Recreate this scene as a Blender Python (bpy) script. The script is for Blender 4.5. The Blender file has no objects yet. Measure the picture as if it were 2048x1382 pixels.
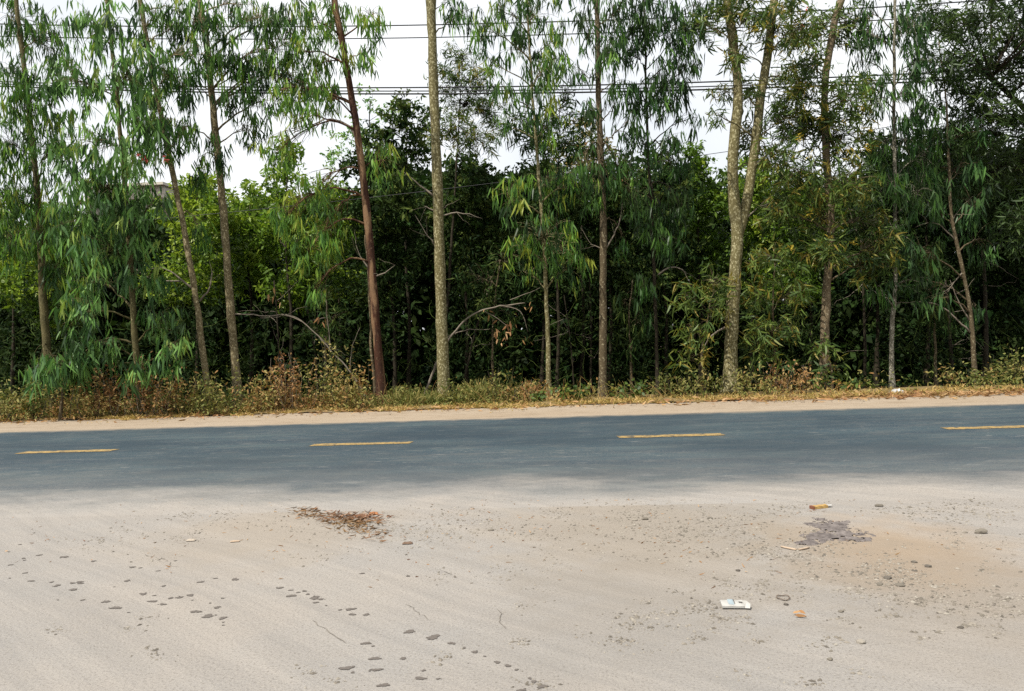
import bpy, math, random
import numpy as np
from mathutils import Matrix, Vector, noise as mnoise

random.seed(7)
rng = np.random.default_rng(11)
SC = bpy.context.scene
COL = SC.collection

# ------------------------------------------------------------------ camera
F_PX, CX, CY = 1607.0, 1024.0, 691.0
YAW, ROLL, PITCH, CAM_H = 0.0709, 0.0357, 0.01929, 1.593
fw = np.array([-math.sin(YAW) * math.cos(PITCH), math.cos(YAW) * math.cos(PITCH), -math.sin(PITCH)])
r0 = np.array([math.cos(YAW), math.sin(YAW), 0.0])
u0 = np.cross(r0, fw)
RI = r0 * math.cos(ROLL) - u0 * math.sin(ROLL)
UP = u0 * math.cos(ROLL) + r0 * math.sin(ROLL)
CAM = np.array([0.0, 0.0, CAM_H])
cd = bpy.data.cameras.new('camera')
cd.sensor_fit = 'HORIZONTAL'; cd.sensor_width = 36.0
cd.lens = 36.0 * F_PX / 2048.0
cd.clip_start = 0.05; cd.clip_end = 4000
cam = bpy.data.objects.new('camera', cd)
M = Matrix.Identity(4)
for i in range(3):
    M[i][0], M[i][1], M[i][2], M[i][3] = RI[i], UP[i], -fw[i], CAM[i]
cam.matrix_world = M
COL.objects.link(cam); SC.camera = cam

# ------------------------------------------------------------------ light
SUN_AZ, SUN_EL = math.radians(-135), math.radians(60)      # azimuth from +X (along the road) towards +Y (the wood)
w = bpy.data.worlds.new('World'); SC.world = w; w.use_nodes = True
nt = w.node_tree; bg = nt.nodes['Background']
sky = nt.nodes.new('ShaderNodeTexSky'); sky.sky_type = 'NISHITA'; sky.sun_disc = False
sky.sun_elevation = SUN_EL; sky.sun_rotation = math.pi / 2 - SUN_AZ
sky.air_density = 1.0; sky.dust_density = 4.0; sky.ozone_density = 1.0
bg.inputs[1].default_value = 0.10
# thin bright overcast veil mixed over the blue
tc = nt.nodes.new('ShaderNodeTexCoord'); nz = nt.nodes.new('ShaderNodeTexNoise')
nz.inputs['Scale'].default_value = 2.2; nz.inputs['Detail'].default_value = 5
rp = nt.nodes.new('ShaderNodeValToRGB'); rp.color_ramp.elements[0].position = .35; rp.color_ramp.elements[1].position = .62
rp.color_ramp.elements[0].color = (.72, .72, .72, 1); rp.color_ramp.elements[1].color = (1, 1, 1, 1)
mx = nt.nodes.new('ShaderNodeMix'); mx.data_type = 'RGBA'
mx.inputs[7].default_value = (7.5, 7.65, 7.8, 1)
nt.links.new(tc.outputs['Generated'], nz.inputs['Vector']); nt.links.new(nz.outputs['Fac'], rp.inputs[0])
nt.links.new(rp.outputs[0], mx.inputs[0]); nt.links.new(sky.outputs[0], mx.inputs[6]); nt.links.new(mx.outputs[2], bg.inputs[0])
sl = bpy.data.lights.new('sun', 'SUN'); sl.energy = 5.0; sl.angle = math.radians(.5); sl.color = (1, .95, .87)
so = bpy.data.objects.new('sun', sl); COL.objects.link(so)
sdir = Vector((math.cos(SUN_AZ) * math.cos(SUN_EL), math.sin(SUN_AZ) * math.cos(SUN_EL), math.sin(SUN_EL)))
so.rotation_euler = sdir.to_track_quat('Z', 'Y').to_euler(); so.location = sdir * 60
vs = SC.view_settings; vs.view_transform = 'Standard'; vs.look = 'None'; vs.exposure = 0.6; vs.gamma = 1.0
SC.cycles.max_bounces = 6; SC.cycles.diffuse_bounces = 3; SC.cycles.transmission_bounces = 4; SC.cycles.glossy_bounces = 2
SC.cycles.transparent_max_bounces = 4; SC.cycles.use_denoising = False; SC.cycles.sample_clamp_indirect = 3.0

# ------------------------------------------------------------------ pixel <-> world
def ray(px, py):
    return fw + RI * ((px - CX) / F_PX) - UP * ((py - CY) / F_PX)
def at(px, py, Z):
    return CAM + ray(px, py) * Z
def ground(px, py, z=0.0):
    d = ray(px, py); return CAM + d * ((z - CAM_H) / d[2])

# ------------------------------------------------------------------ mesh helpers
def link(name, me, parent=None, loc=None, mats=()):
    o = bpy.data.objects.new(name, me)
    COL.objects.link(o)
    if parent is not None: o.parent = parent
    if loc is not None: o.location = loc
    for m in mats: me.materials.append(m)
    return o
def tag(o, label=None, cat=None, group=None, kind=None):
    for k, v in (('label', label), ('category', cat), ('group', group), ('kind', kind)):
        if v: o[k] = v
    return o
def empty(name, loc):
    o = bpy.data.objects.new(name, None); COL.objects.link(o); o.location = loc; o.empty_display_size = .3
    return o

class Geo:
    """vertices / faces of several shapes gathered into one mesh"""
    def __init__(s): s.v = []; s.f = []; s.t = []; s.n = 0
    def add(s, V, faces, tint=None):
        V = np.asarray(V, float); s.v.append(V)
        for fc in faces:
            a = np.asarray(fc, int)
            if len(a): s.f.append(a + s.n)
        s.t.append(np.zeros(len(V)) if tint is None else np.broadcast_to(np.asarray(tint, float), (len(V),)))
        s.n += len(V)
    def tube(s, pts, rad, sides=6, tint=None):
        P = np.asarray(pts, float); k = len(P)
        R = np.broadcast_to(np.asarray(rad, float), (k,))
        T = np.gradient(P, axis=0); T /= np.linalg.norm(T, axis=1)[:, None] + 1e-9
        ref = np.array([1.0, 0, 0]) if abs(T[0][0]) < .8 else np.array([0, 1.0, 0])
        A = np.cross(T, ref); A /= np.linalg.norm(A, axis=1)[:, None] + 1e-9
        B = np.cross(T, A)
        an = np.linspace(0, 2 * math.pi, sides, endpoint=False)
        V = P[:, None, :] + R[:, None, None] * (np.cos(an)[None, :, None] * A[:, None, :] + np.sin(an)[None, :, None] * B[:, None, :])
        i = np.arange(k - 1)[:, None] * sides; j = np.arange(sides)[None, :]; j2 = (j + 1) % sides
        q = np.stack([i + j, i + j2, i + sides + j2, i + sides + j], -1).reshape(-1, 4)
        caps = [np.arange(sides)[::-1][None, :], ((k - 1) * sides + np.arange(sides))[None, :]]
        s.add(V.reshape(-1, 3), [q] + caps, tint)
    def mesh(s, name, smooth=True):
        V = np.concatenate(s.v) if s.v else np.zeros((0, 3))
        me = bpy.data.meshes.new(name)
        me.vertices.add(len(V)); me.vertices.foreach_set('co', V.astype('f4').ravel())
        lv = np.concatenate([f.ravel() for f in s.f]); cnt = np.concatenate([np.full(len(f), f.shape[1]) for f in s.f])
        me.loops.add(len(lv)); me.loops.foreach_set('vertex_index', lv.astype('i4'))
        me.polygons.add(len(cnt)); st = np.concatenate([[0], np.cumsum(cnt)[:-1]])
        me.polygons.foreach_set('loop_start', st.astype('i4'))
        me.polygons.foreach_set('use_smooth', np.full(len(cnt), smooth))
        a = me.attributes.new('tint', 'FLOAT', 'POINT'); a.data.foreach_set('value', np.concatenate(s.t).astype('f4'))
        me.update(calc_edges=True)
        return me
    def build(s, name, mat, parent=None, base=None, smooth=True):
        if base is not None:
            s.v = [v - np.asarray(base) for v in s.v]
        return link(name, s.mesh(name, smooth), parent, None, [mat])

def norm(a): return a / (np.linalg.norm(a, axis=-1, keepdims=True) + 1e-9)
def leaves(g, P, D, L, W, tint, bend=.15, droop=.1, quad=False):
    """n leaves from base points P along D; sickle shaped blades (or plain rhombs for far ones)"""
    n = len(P); D = norm(D)
    S = norm(np.cross(D, rng.normal(size=(n, 3)))); N = np.cross(S, D)
    L = np.broadcast_to(L, (n,))[:, None]; W = np.broadcast_to(W, (n,))[:, None]
    b = (np.broadcast_to(bend, (n,)) * rng.uniform(.5, 1.5, n) * rng.choice([-1, 1], n))[:, None]
    dr = np.array([0, 0, -1.0]) * np.broadcast_to(droop, (n,))[:, None]
    def pt(t, s): return P + D * L * t + S * (b * L * t * t + W * s) + N * (.12 * W * abs(s)) + dr * L * t * t
    if quad:
        V = np.stack([pt(0, 0), pt(.45, .5), pt(1, 0), pt(.45, -.5)], 1).reshape(-1, 3)
        i = np.arange(n)[:, None] * 4; fc = [i + np.array([[0, 1, 2, 3]])]; k = 4
    else:
        V = np.stack([pt(0, 0), pt(.28, .46), pt(.28, -.46), pt(.66, .36), pt(.66, -.36), pt(1, 0)], 1).reshape(-1, 3)
        i = np.arange(n)[:, None] * 6; k = 6
        fc = [i + np.array([[0, 2, 1]]), i + np.array([[1, 2, 4, 3]]), i + np.array([[3, 4, 5]])]
    g.add(V, fc, np.repeat(np.broadcast_to(tint, (n,)), k))

def smooth_line(pts, step=.3, jit=0.0):
    P = np.asarray(pts, float)
    if len(P) < 3:
        P = np.array([P[0], (P[0] + P[-1]) / 2, P[-1]])
    Q = np.concatenate([[2 * P[0] - P[1]], P, [2 * P[-1] - P[-2]]]); out = []
    for i in range(1, len(Q) - 2):
        m = max(2, int(np.linalg.norm(Q[i + 1] - Q[i]) / step))
        for t in np.linspace(0, 1, m, endpoint=False):
            a, b, c, d = Q[i - 1], Q[i], Q[i + 1], Q[i + 2]
            out.append(.5 * (2 * b + (c - a) * t + (2 * a - 5 * b + 4 * c - d) * t * t + (3 * b - a - 3 * c + d) * t ** 3))
    out.append(P[-1]); out = np.array(out)
    if jit: out[1:-1] += rng.normal(size=(len(out) - 2, 3)) * jit
    return out

# ------------------------------------------------------------------ materials
class Mat:
    def __init__(s, name):
        s.m = bpy.data.materials.new(name); s.m.use_nodes = True; s.t = s.m.node_tree
        s.p = s.t.nodes['Principled BSDF']; s.out = s.t.nodes['Material Output']
    def n(s, kind, **kw):
        x = s.t.nodes.new('ShaderNode' + kind)
        for k, v in kw.items():
            if k in x.inputs.keys(): x.inputs[k].default_value = v
            else: setattr(x, k, v)
        return x
    def l(s, a, b): s.t.links.new(a, b)
    def coord(s, scale=(1, 1, 1), rot=(0, 0, 0), src='Object'):
        c = s.n('TexCoord'); mp = s.n('Mapping'); mp.inputs['Scale'].default_value = scale; mp.inputs['Rotation'].default_value = rot
        s.l(c.outputs[src], mp.inputs['Vector']); return mp.outputs['Vector']
    def noise(s, vec, scale, detail=4, rough=.55, dist=0):
        x = s.n('TexNoise'); x.inputs['Scale'].default_value = scale; x.inputs['Detail'].default_value = detail
        x.inputs['Roughness'].default_value = rough; x.inputs['Distortion'].default_value = dist
        s.l(vec, x.inputs['Vector']); return x.outputs['Fac']
    def ramp(s, fac, stops):
        r = s.n('ValToRGB'); e = r.color_ramp.elements
        while len(e) < len(stops): e.new(.5)
        for el, (p, c) in zip(e, stops):
            el.position = p; el.color = (c, c, c, 1) if not hasattr(c, '__len__') else (*c, 1)
        s.l(fac, r.inputs[0]); return r.outputs[0]
    def mix(s, fac, a, b, mode='MIX'):
        x = s.n('Mix', data_type='RGBA', blend_type=mode)
        for v, i in ((fac, 0), (a, 6), (b, 7)):
            if hasattr(v, 'links') or hasattr(v, 'is_linked'): s.l(v, x.inputs[i])
            elif i == 0: x.inputs[0].default_value = v
            else: x.inputs[i].default_value = (*v, 1)
        return x.outputs[2]
    def math(s, op, a, b=0.0, clamp=False):
        x = s.n('Math', operation=op); x.use_clamp = clamp
        for v, i in ((a, 0), (b, 1)):
            if hasattr(v, 'is_linked'): s.l(v, x.inputs[i])
            else: x.inputs[i].default_value = v
        return x.outputs[0]
    def bump(s, h, strength=.4, dist=.02):
        b = s.n('Bump'); b.inputs['Strength'].default_value = strength; b.inputs['Distance'].default_value = dist
        s.l(h, b.inputs['Height']); s.l(b.outputs[0], s.p.inputs['Normal'])
    def base(s, c, rough=.8, spec=.3, k=.68):
        c = s.mix(1.0, c, (k, k, k), 'MULTIPLY')
        if hasattr(c, 'is_linked'): s.l(c, s.p.inputs['Base Color'])
        else: s.p.inputs['Base Color'].default_value = (*c, 1)
        s.p.inputs['Roughness'].default_value = rough; s.p.inputs['Specular IOR Level'].default_value = spec
        return s.m

def leaf_mat(name, stops, transl=.35, rough=.45, spec=.25):
    k = Mat(name); a = k.n('Attribute', attribute_name='tint')
    c = k.ramp(a.outputs['Fac'], stops)
    v = k.noise(k.coord((1, 1, 1)), 1.3, 2); c = k.mix(k.ramp(v, [(.35, .0), (.7, .25)]), c, (.09, .12, .02))
    k.base(c, rough, spec, 1.0)
    t = k.n('BsdfTranslucent'); k.l(k.mix(.5, c, (1.0, 1.15, .45), 'MULTIPLY'), t.inputs[0])
    ms = k.n('MixShader'); ms.inputs[0].default_value = transl
    k.l(k.p.outputs[0], ms.inputs[1]); k.l(t.outputs[0], ms.inputs[2]); k.l(ms.outputs[0], k.out.inputs[0])
    return k.m

L_EUC = leaf_mat('eucalyptus_leaf', [(0, (.008, .024, .008)), (.35, (.026, .078, .018)), (.7, (.095, .21, .034)), (.88, (.18, .34, .045)), (1, (.26, .30, .04))], .38)
L_BLUE = leaf_mat('bluegreen_leaf', [(0, (.012, .034, .014)), (.4, (.046, .118, .034)), (.75, (.14, .28, .07)), (.92, (.20, .38, .10)), (1, (.22, .30, .06))], .35)
L_ACA = leaf_mat('acacia_leaf', [(0, (.016, .032, .012)), (.5, (.045, .085, .02)), (.85, (.11, .16, .03)), (1, (.22, .17, .03))], .33, .5, .22)
L_BRIGHT = leaf_mat('bright_bush_leaf', [(0, (.04, .085, .01)), (.5, (.12, .21, .02)), (1, (.28, .36, .035))], .42)
L_DARK = leaf_mat('dark_wood_leaf', [(0, (.003, .008, .003)), (.5, (.008, .022, .007)), (.85, (.028, .064, .016)), (1, (.09, .12, .03))], .25, .7, .08)  # near-black ramp: deep shade of the wood put into the leaf colour
L_WEED = leaf_mat('weed_leaf', [(0, (.07, .09, .02)), (.35, (.15, .155, .04)), (.7, (.27, .22, .075)), (1, (.30, .15, .055))], .25, .7, .2)
L_DRY = leaf_mat('dry_weed_leaf', [(0, (.10, .05, .02)), (.5, (.22, .105, .045)), (1, (.34, .23, .10))], .2, .8, .1)
L_GRASS = leaf_mat('dry_grass_blade', [(0, (.16, .15, .035)), (.35, (.31, .22, .065)), (.7, (.44, .28, .095)), (1, (.54, .39, .18))], .25, .7, .2)
L_DEAD = leaf_mat('dead_leaf', [(0, (.12, .05, .025)), (.5, (.26, .13, .06)), (1, (.42, .27, .14))], .15, .8, .1)

def bark(name, dark, mid, pale, spots=.5, red=None):
    k = Mat(name); v = k.coord((1, 1, .35)); vf = k.coord((1, 1, .16))
    c = k.mix(k.ramp(k.noise(v, 9, 6, .65), [(.3, 0.), (.7, 1.)]), dark, mid)
    if red: c = k.mix(k.ramp(k.noise(vf, 5, 4, .6, .6), [(.50, 0.), (.58, .9)]), c, red)
    sp = k.ramp(k.noise(k.coord((1, 1, .7)), 26, 4, .7), [(.62 - .14 * spots, 0.), (.72 - .14 * spots, 1.)])
    c = k.mix(k.math('MULTIPLY', sp, .95), c, tuple(min(1, x * 1.35) for x in pale))
    vo = k.n('TexNoise'); vo.inputs['Scale'].default_value = 2.2; k.l(k.coord((1, 1, 1)), vo.inputs['Vector'])
    c = k.mix(k.ramp(vo.outputs['Fac'], [(.55, 0.), (.75, .55)]), c, tuple(x * .5 for x in dark))
    k.bump(k.noise(v, 22, 6, .7), .9, .015)
    return k.base(k.mix(1.0, c, (.70, .68, .60), 'MULTIPLY'), .85, .2)
BK_GREY = bark('grey_brown_bark', (.10, .075, .045), (.20, .155, .095), (.42, .38, .27), .5)
BK_MOSS = bark('mossy_olive_bark', (.11, .10, .045), (.22, .19, .09), (.40, .37, .22), .35)
BK_PALE = bark('pale_spotted_bark', (.17, .145, .065), (.28, .25, .12), (.54, .51, .34), .75)
BK_RED = bark('peeling_red_brown_bark', (.035, .018, .012), (.13, .05, .028), (.40, .30, .20), .12, (.36, .22, .13))
BK_WHITE = bark('whitish_bark', (.17, .16, .13), (.33, .31, .25), (.58, .56, .5), .8)
BK_CREAM = bark('cream_spotted_bark', (.20, .155, .085), (.36, .30, .18), (.62, .55, .38), .7)
BK_TAN = bark('smooth_tan_bark', (.19, .14, .09), (.30, .24, .16), (.46, .41, .31), .5)
BK_DARK = bark('dark_wood_bark', (.03, .024, .015), (.075, .06, .04), (.16, .14, .1), .3)  # on trunks inside the wood, shade is part of this dark colour
M_TWIG = Mat('grey_twig').base((.22, .185, .14), .8, .2)
M_TWIGD = Mat('dark_twig').base((.06, .048, .032), .8, .2)

# ------------------------------------------------------------------ ground, road
XL, XR = -16.0, 16.0
def dust(k):
    """pale trampled dust of the yard, shared with the dusty side of the road"""
    v = k.coord()
    c = k.mix(k.ramp(k.noise(v, .55, 5, .6), [(.3, 0.), (.7, 1.)]), (.315, .303, .288), (.362, .324, .284))
    # drag marks of tyres turning out of the yard
    wv = k.n('VectorMath', operation='ADD'); nn = k.n('TexNoise'); nn.inputs['Scale'].default_value = .18; nn.inputs['Detail'].default_value = 1
    k.l(v, nn.inputs['Vector']); k.l(v, wv.inputs[0])
    sc = k.n('VectorMath', operation='SCALE'); sc.inputs['Scale'].default_value = .9; k.l(nn.outputs['Color'], sc.inputs[0]); k.l(sc.outputs[0], wv.inputs[1])
    mp = k.n('Mapping', vector_type='TEXTURE'); mp.inputs['Rotation'].default_value = (0, 0, math.radians(-36)); mp.inputs['Scale'].default_value = (3.4, .22, 1)
    k.l(wv.outputs[0], mp.inputs['Vector'])
    st = k.noise(mp.outputs[0], 1.6, 6, .7)
    c = k.mix(k.ramp(st, [(.44, 0.), (.70, .40)]), c, (.20, .192, .185))
    c = k.mix(k.ramp(st, [(.28, .42), (.46, 0.)]), c, (.41, .375, .335))
    # grit and fine speckle
    c = k.mix(k.ramp(k.noise(v, 70, 4, .75), [(.52, 0.), (.64, .75)]), c, (.17, .152, .132))
    c = k.mix(k.ramp(k.noise(v, 95, 3, .7), [(.54, 0.), (.66, .7)]), c, (.43, .40, .34))
    return v, c
def patch(k, v, px, py, r, lo, hi, fac):
    g = ground(px, py); d = k.n('VectorMath', operation='DISTANCE'); mp = k.n('Mapping'); mp.inputs['Scale'].default_value = (1, .8, 1)
    k.l(v, mp.inputs['Vector']); k.l(mp.outputs[0], d.inputs[0]); d.inputs[1].default_value = (g[0], g[1] * .8, 0)
    dd = k.math('ADD', k.math('DIVIDE', d.outputs['Value'], r), k.math('MULTIPLY', k.math('SUBTRACT', k.noise(v, 2.3, 5, .65), .5), 1.3))
    return k.ramp(dd, [(lo, fac), (hi, 0.)])

k = Mat('dusty_yard'); v, c = dust(k)
c = k.mix(patch(k, v, 1790, 1105, 1.0, .25, 1.0, .7), c, (.36, .26, .165))
c = k.mix(patch(k, v, 1300, 1060, 1.7, .3, 1.0, .55), c, (.28, .235, .18))
c = k.mix(patch(k, v, 1900, 1170, 1.3, .3, 1.0, .5), c, (.25, .215, .175))
c = k.mix(patch(k, v, 560, 1060, 1.2, .3, 1.0, .45), c, (.31, .26, .20))
c = k.mix(patch(k, v, 1250, 1230, 1.0, .3, 1.0, .35), c, (.235, .215, .19))
k.bump(k.math('ADD', k.noise(v, 45, 6, .8), k.math('MULTIPLY', k.noise(v, 4, 4, .6), 1.2)), .5, .02)
M_YARD = k.base(c, .92, .15)

# far strip and forest floor are the same sheet; its colour follows the soil there
def sheet(name, x0, x1, y0, y1, nx, ny, z, mat, amp=0.0, hfun=None, kind='structure', parent=None):
    X, Y = np.meshgrid(np.linspace(x0, x1, nx), np.linspace(y0, y1, ny)); Z = np.full(X.shape, z)
    if hfun is not None: Z = Z + hfun(X, Y)
    V = np.stack([X, Y, Z], -1).reshape(-1, 3); i = np.arange(ny - 1)[:, None] * nx + np.arange(nx - 1)[None, :]
    g = Geo(); g.add(V, [np.stack([i, i + 1, i + nx + 1, i + nx], -1).reshape(-1, 4)])
    o = g.build(name, mat, parent)
    if kind: tag(o, kind=kind)
    return o
def undul(a, s):
    def h(X, Y):
        return a * (np.sin(X * 1.3 * s + Y * .7 * s) * np.sin(Y * 1.7 * s - X * .4 * s) + .5 * np.sin(X * 3.1 * s + 1.3) * np.sin(Y * 2.7 * s + .4))
    return h
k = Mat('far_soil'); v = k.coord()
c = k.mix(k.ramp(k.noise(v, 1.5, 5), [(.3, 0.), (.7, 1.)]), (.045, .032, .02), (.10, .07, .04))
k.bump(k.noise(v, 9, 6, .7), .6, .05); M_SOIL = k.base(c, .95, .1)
G = Geo()                                                  # one sheet of land out to the horizon
a = 1500.0
G.add([(-a, -a, -1.3), (a, -a, -1.3), (a, 2 * a, -1.3), (-a, 2 * a, -1.3)], [np.array([[0, 1, 2, 3]])])
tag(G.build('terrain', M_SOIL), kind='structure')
YARD = sheet('ground', -150, 150, -150, 9.2, 61, 40, 0.0, M_YARD, hfun=lambda X, Y: 0 * X)

k = Mat('asphalt'); v, dc = dust(k)
vl = k.coord((.06, 1, 1))
A = k.mix(k.ramp(k.noise(k.coord((.3, 1, 1)), 1.2, 7, .7), [(.36, 0.), (.62, 1.)]), (.024, .056, .080), (.056, .090, .100))  # asphalt tinted blue to stand for the reflected sky
A = k.mix(k.ramp(k.noise(vl, 2.6, 4, .6), [(.40, .0), (.62, .75)]), A, (.018, .040, .062))
A = k.mix(k.ramp(k.noise(k.coord((.35, 1, 1)), 5, 5, .7), [(.50, 0.), (.66, .6)]), A, (.10, .11, .11))
A = k.mix(k.ramp(k.noise(k.coord((.25, 1.4, 1)), 11, 4, .7), [(.62, 0.), (.67, .7)]), A, (.27, .27, .25))
A = k.mix(k.ramp(k.noise(v, 55, 5, .8), [(.48, 0.), (.62, .7)]), A, (.125, .13, .125))
A = k.mix(k.ramp(k.noise(k.coord((.5, 1, 1)), .55, 5, .6), [(.40, .0), (.62, .65)]), A, (.016, .034, .050))
sp = k.n('SeparateXYZ'); k.l(v, sp.inputs[0])
# dust carried on to the near lane: full at the yard side, gone by the middle
yy = k.math('ADD', sp.outputs['Y'], k.math('MULTIPLY', k.math('SUBTRACT', k.noise(k.coord((.55, 1, 1)), 1.0, 8, .68), .5), 2.6))
yy = k.math('ADD', yy, k.math('MULTIPLY', sp.outputs['X'], .012))
near = k.ramp(k.math('DIVIDE', k.math('SUBTRACT', yy, 6.95), 4.0), [(.0, 1.), (.10, 1.), (.26, .60), (.40, .22), (.62, .10), (1., .03)])
c = k.mix(near, A, dc)
e = k.ramp(k.math('DIVIDE', k.math('SUBTRACT', 14.5, k.math('ADD', sp.outputs['Y'], k.math('MULTIPLY', k.math('SUBTRACT', k.noise(v, 2.2, 6, .7), .5), .7))), .4), [(.0, .9), (.8, 0.)])
c = k.mix(e, c, (.30, .25, .19))
k.bump(k.noise(v, 55, 4, .7), .3, .01)
M_ROAD = k.base(c, .75, .15)
ROAD = sheet('road', -150, 150, 7.0, 14.46, 301, 13, .006, M_ROAD, hfun=lambda X, Y: np.where(Y < 7.1, -.008, 0))
k = Mat('worn_yellow_paint'); v = k.coord(); m_ = k.ramp(k.noise(v, 9, 7, .8), [(.40, .1), (.54, 1.)])
M_PAINT = k.base(k.mix(m_, (.05, .055, .055), (.40, .27, .095)), .7, .3)
for i in range(-5, 9):
    g = Geo(); x0 = -8.33 + 4.5 * i; L_, n_ = 1.48, 16
    xs = np.linspace(x0, x0 + L_, n_); wob = rng.normal(size=(2, n_)) * .012
    V = np.concatenate([np.stack([xs, 11.43 + wob[0], np.full(n_, .011)], -1), np.stack([xs + rng.normal() * .03, 11.64 + wob[1], np.full(n_, .011)], -1)])
    q = np.arange(n_ - 1); g.add(V, [np.stack([q, q + 1, q + n_ + 1, q + n_], -1)])
    g.build('lane_marking', M_PAINT, ROAD)
# sandy strip beyond the road, then the forest floor dipping behind the verge
k = Mat('sandy_shoulder'); v = k.coord()
c = k.mix(k.ramp(k.noise(k.coord((.4, 1, 1)), 1.3, 5), [(.3, 0.), (.7, 1.)]), (.36, .285, .205), (.40, .33, .25))
c = k.mix(k.ramp(k.noise(k.coord((.5, 1, 1)), 3.5, 6, .75), [(.50, 0.), (.66, .55)]), c, (.25, .19, .13))
c = k.mix(k.ramp(k.noise(v, 45, 4, .8), [(.52, 0.), (.66, .7)]), c, (.17, .125, .085))
k.bump(k.noise(v, 20, 6, .7), .5, .03); M_SAND = k.base(c, .95, .1)
sheet('road_shoulder', -150, 150, 14.40, 16.75, 301, 12, .002, M_SAND, hfun=lambda X, Y: undul(.008, 1.2)(X, Y) * np.clip((Y - 14.6) / .5, 0, 1) )
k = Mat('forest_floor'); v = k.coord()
c = k.mix(k.ramp(k.noise(v, 5, 6, .7), [(.35, 0.), (.65, 1.)]), (.015, .010, .006), (.04, .026, .014))  # soil taken near black, painting in the shade under the trees
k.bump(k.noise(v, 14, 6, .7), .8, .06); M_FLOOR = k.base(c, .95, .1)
k = Mat('verge_soil'); v = k.coord()
c = k.mix(k.ramp(k.noise(v, 4, 6, .7), [(.3, 0.), (.7, 1.)]), (.14, .10, .045), (.30, .22, .10))
k.bump(k.noise(v, 14, 6, .7), .8, .04); M_VERGE = k.base(c, .95, .1)
vg = sheet('verge', -150, 150, 16.45, 18.2, 601, 12, .02, M_VERGE, hfun=lambda X, Y: .03 * np.sin(X * 2.3) * np.sin(Y * 4) + .02 * np.sin(X * 5.1 + Y))
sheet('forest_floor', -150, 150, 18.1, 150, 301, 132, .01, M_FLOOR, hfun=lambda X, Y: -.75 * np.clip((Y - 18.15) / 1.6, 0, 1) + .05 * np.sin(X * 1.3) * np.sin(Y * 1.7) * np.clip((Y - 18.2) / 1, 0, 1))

# ------------------------------------------------------------------ trees
def trunk_line(px, Z, top=None, sink=.9):
    P = [at(x, y, Z) for x, y in px]
    if P[0][2] > 0:
        d = P[1] - P[0]; P[0] = P[0] - d / max(d[2], .2) * (P[0][2] + .05)
    P[0][2] = -sink
    if top:
        d = P[-1] - P[-2]; d = d / np.linalg.norm(d)
        m = (top - P[-1][2]) / max(d[2], .3)
        P.append(P[-1] + d * m * .5 + rng.normal(size=3) * .1); P.append(P[-1] + d * m * .5 + rng.normal(size=3) * .15)
    return smooth_line(P, .28, .006)

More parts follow.
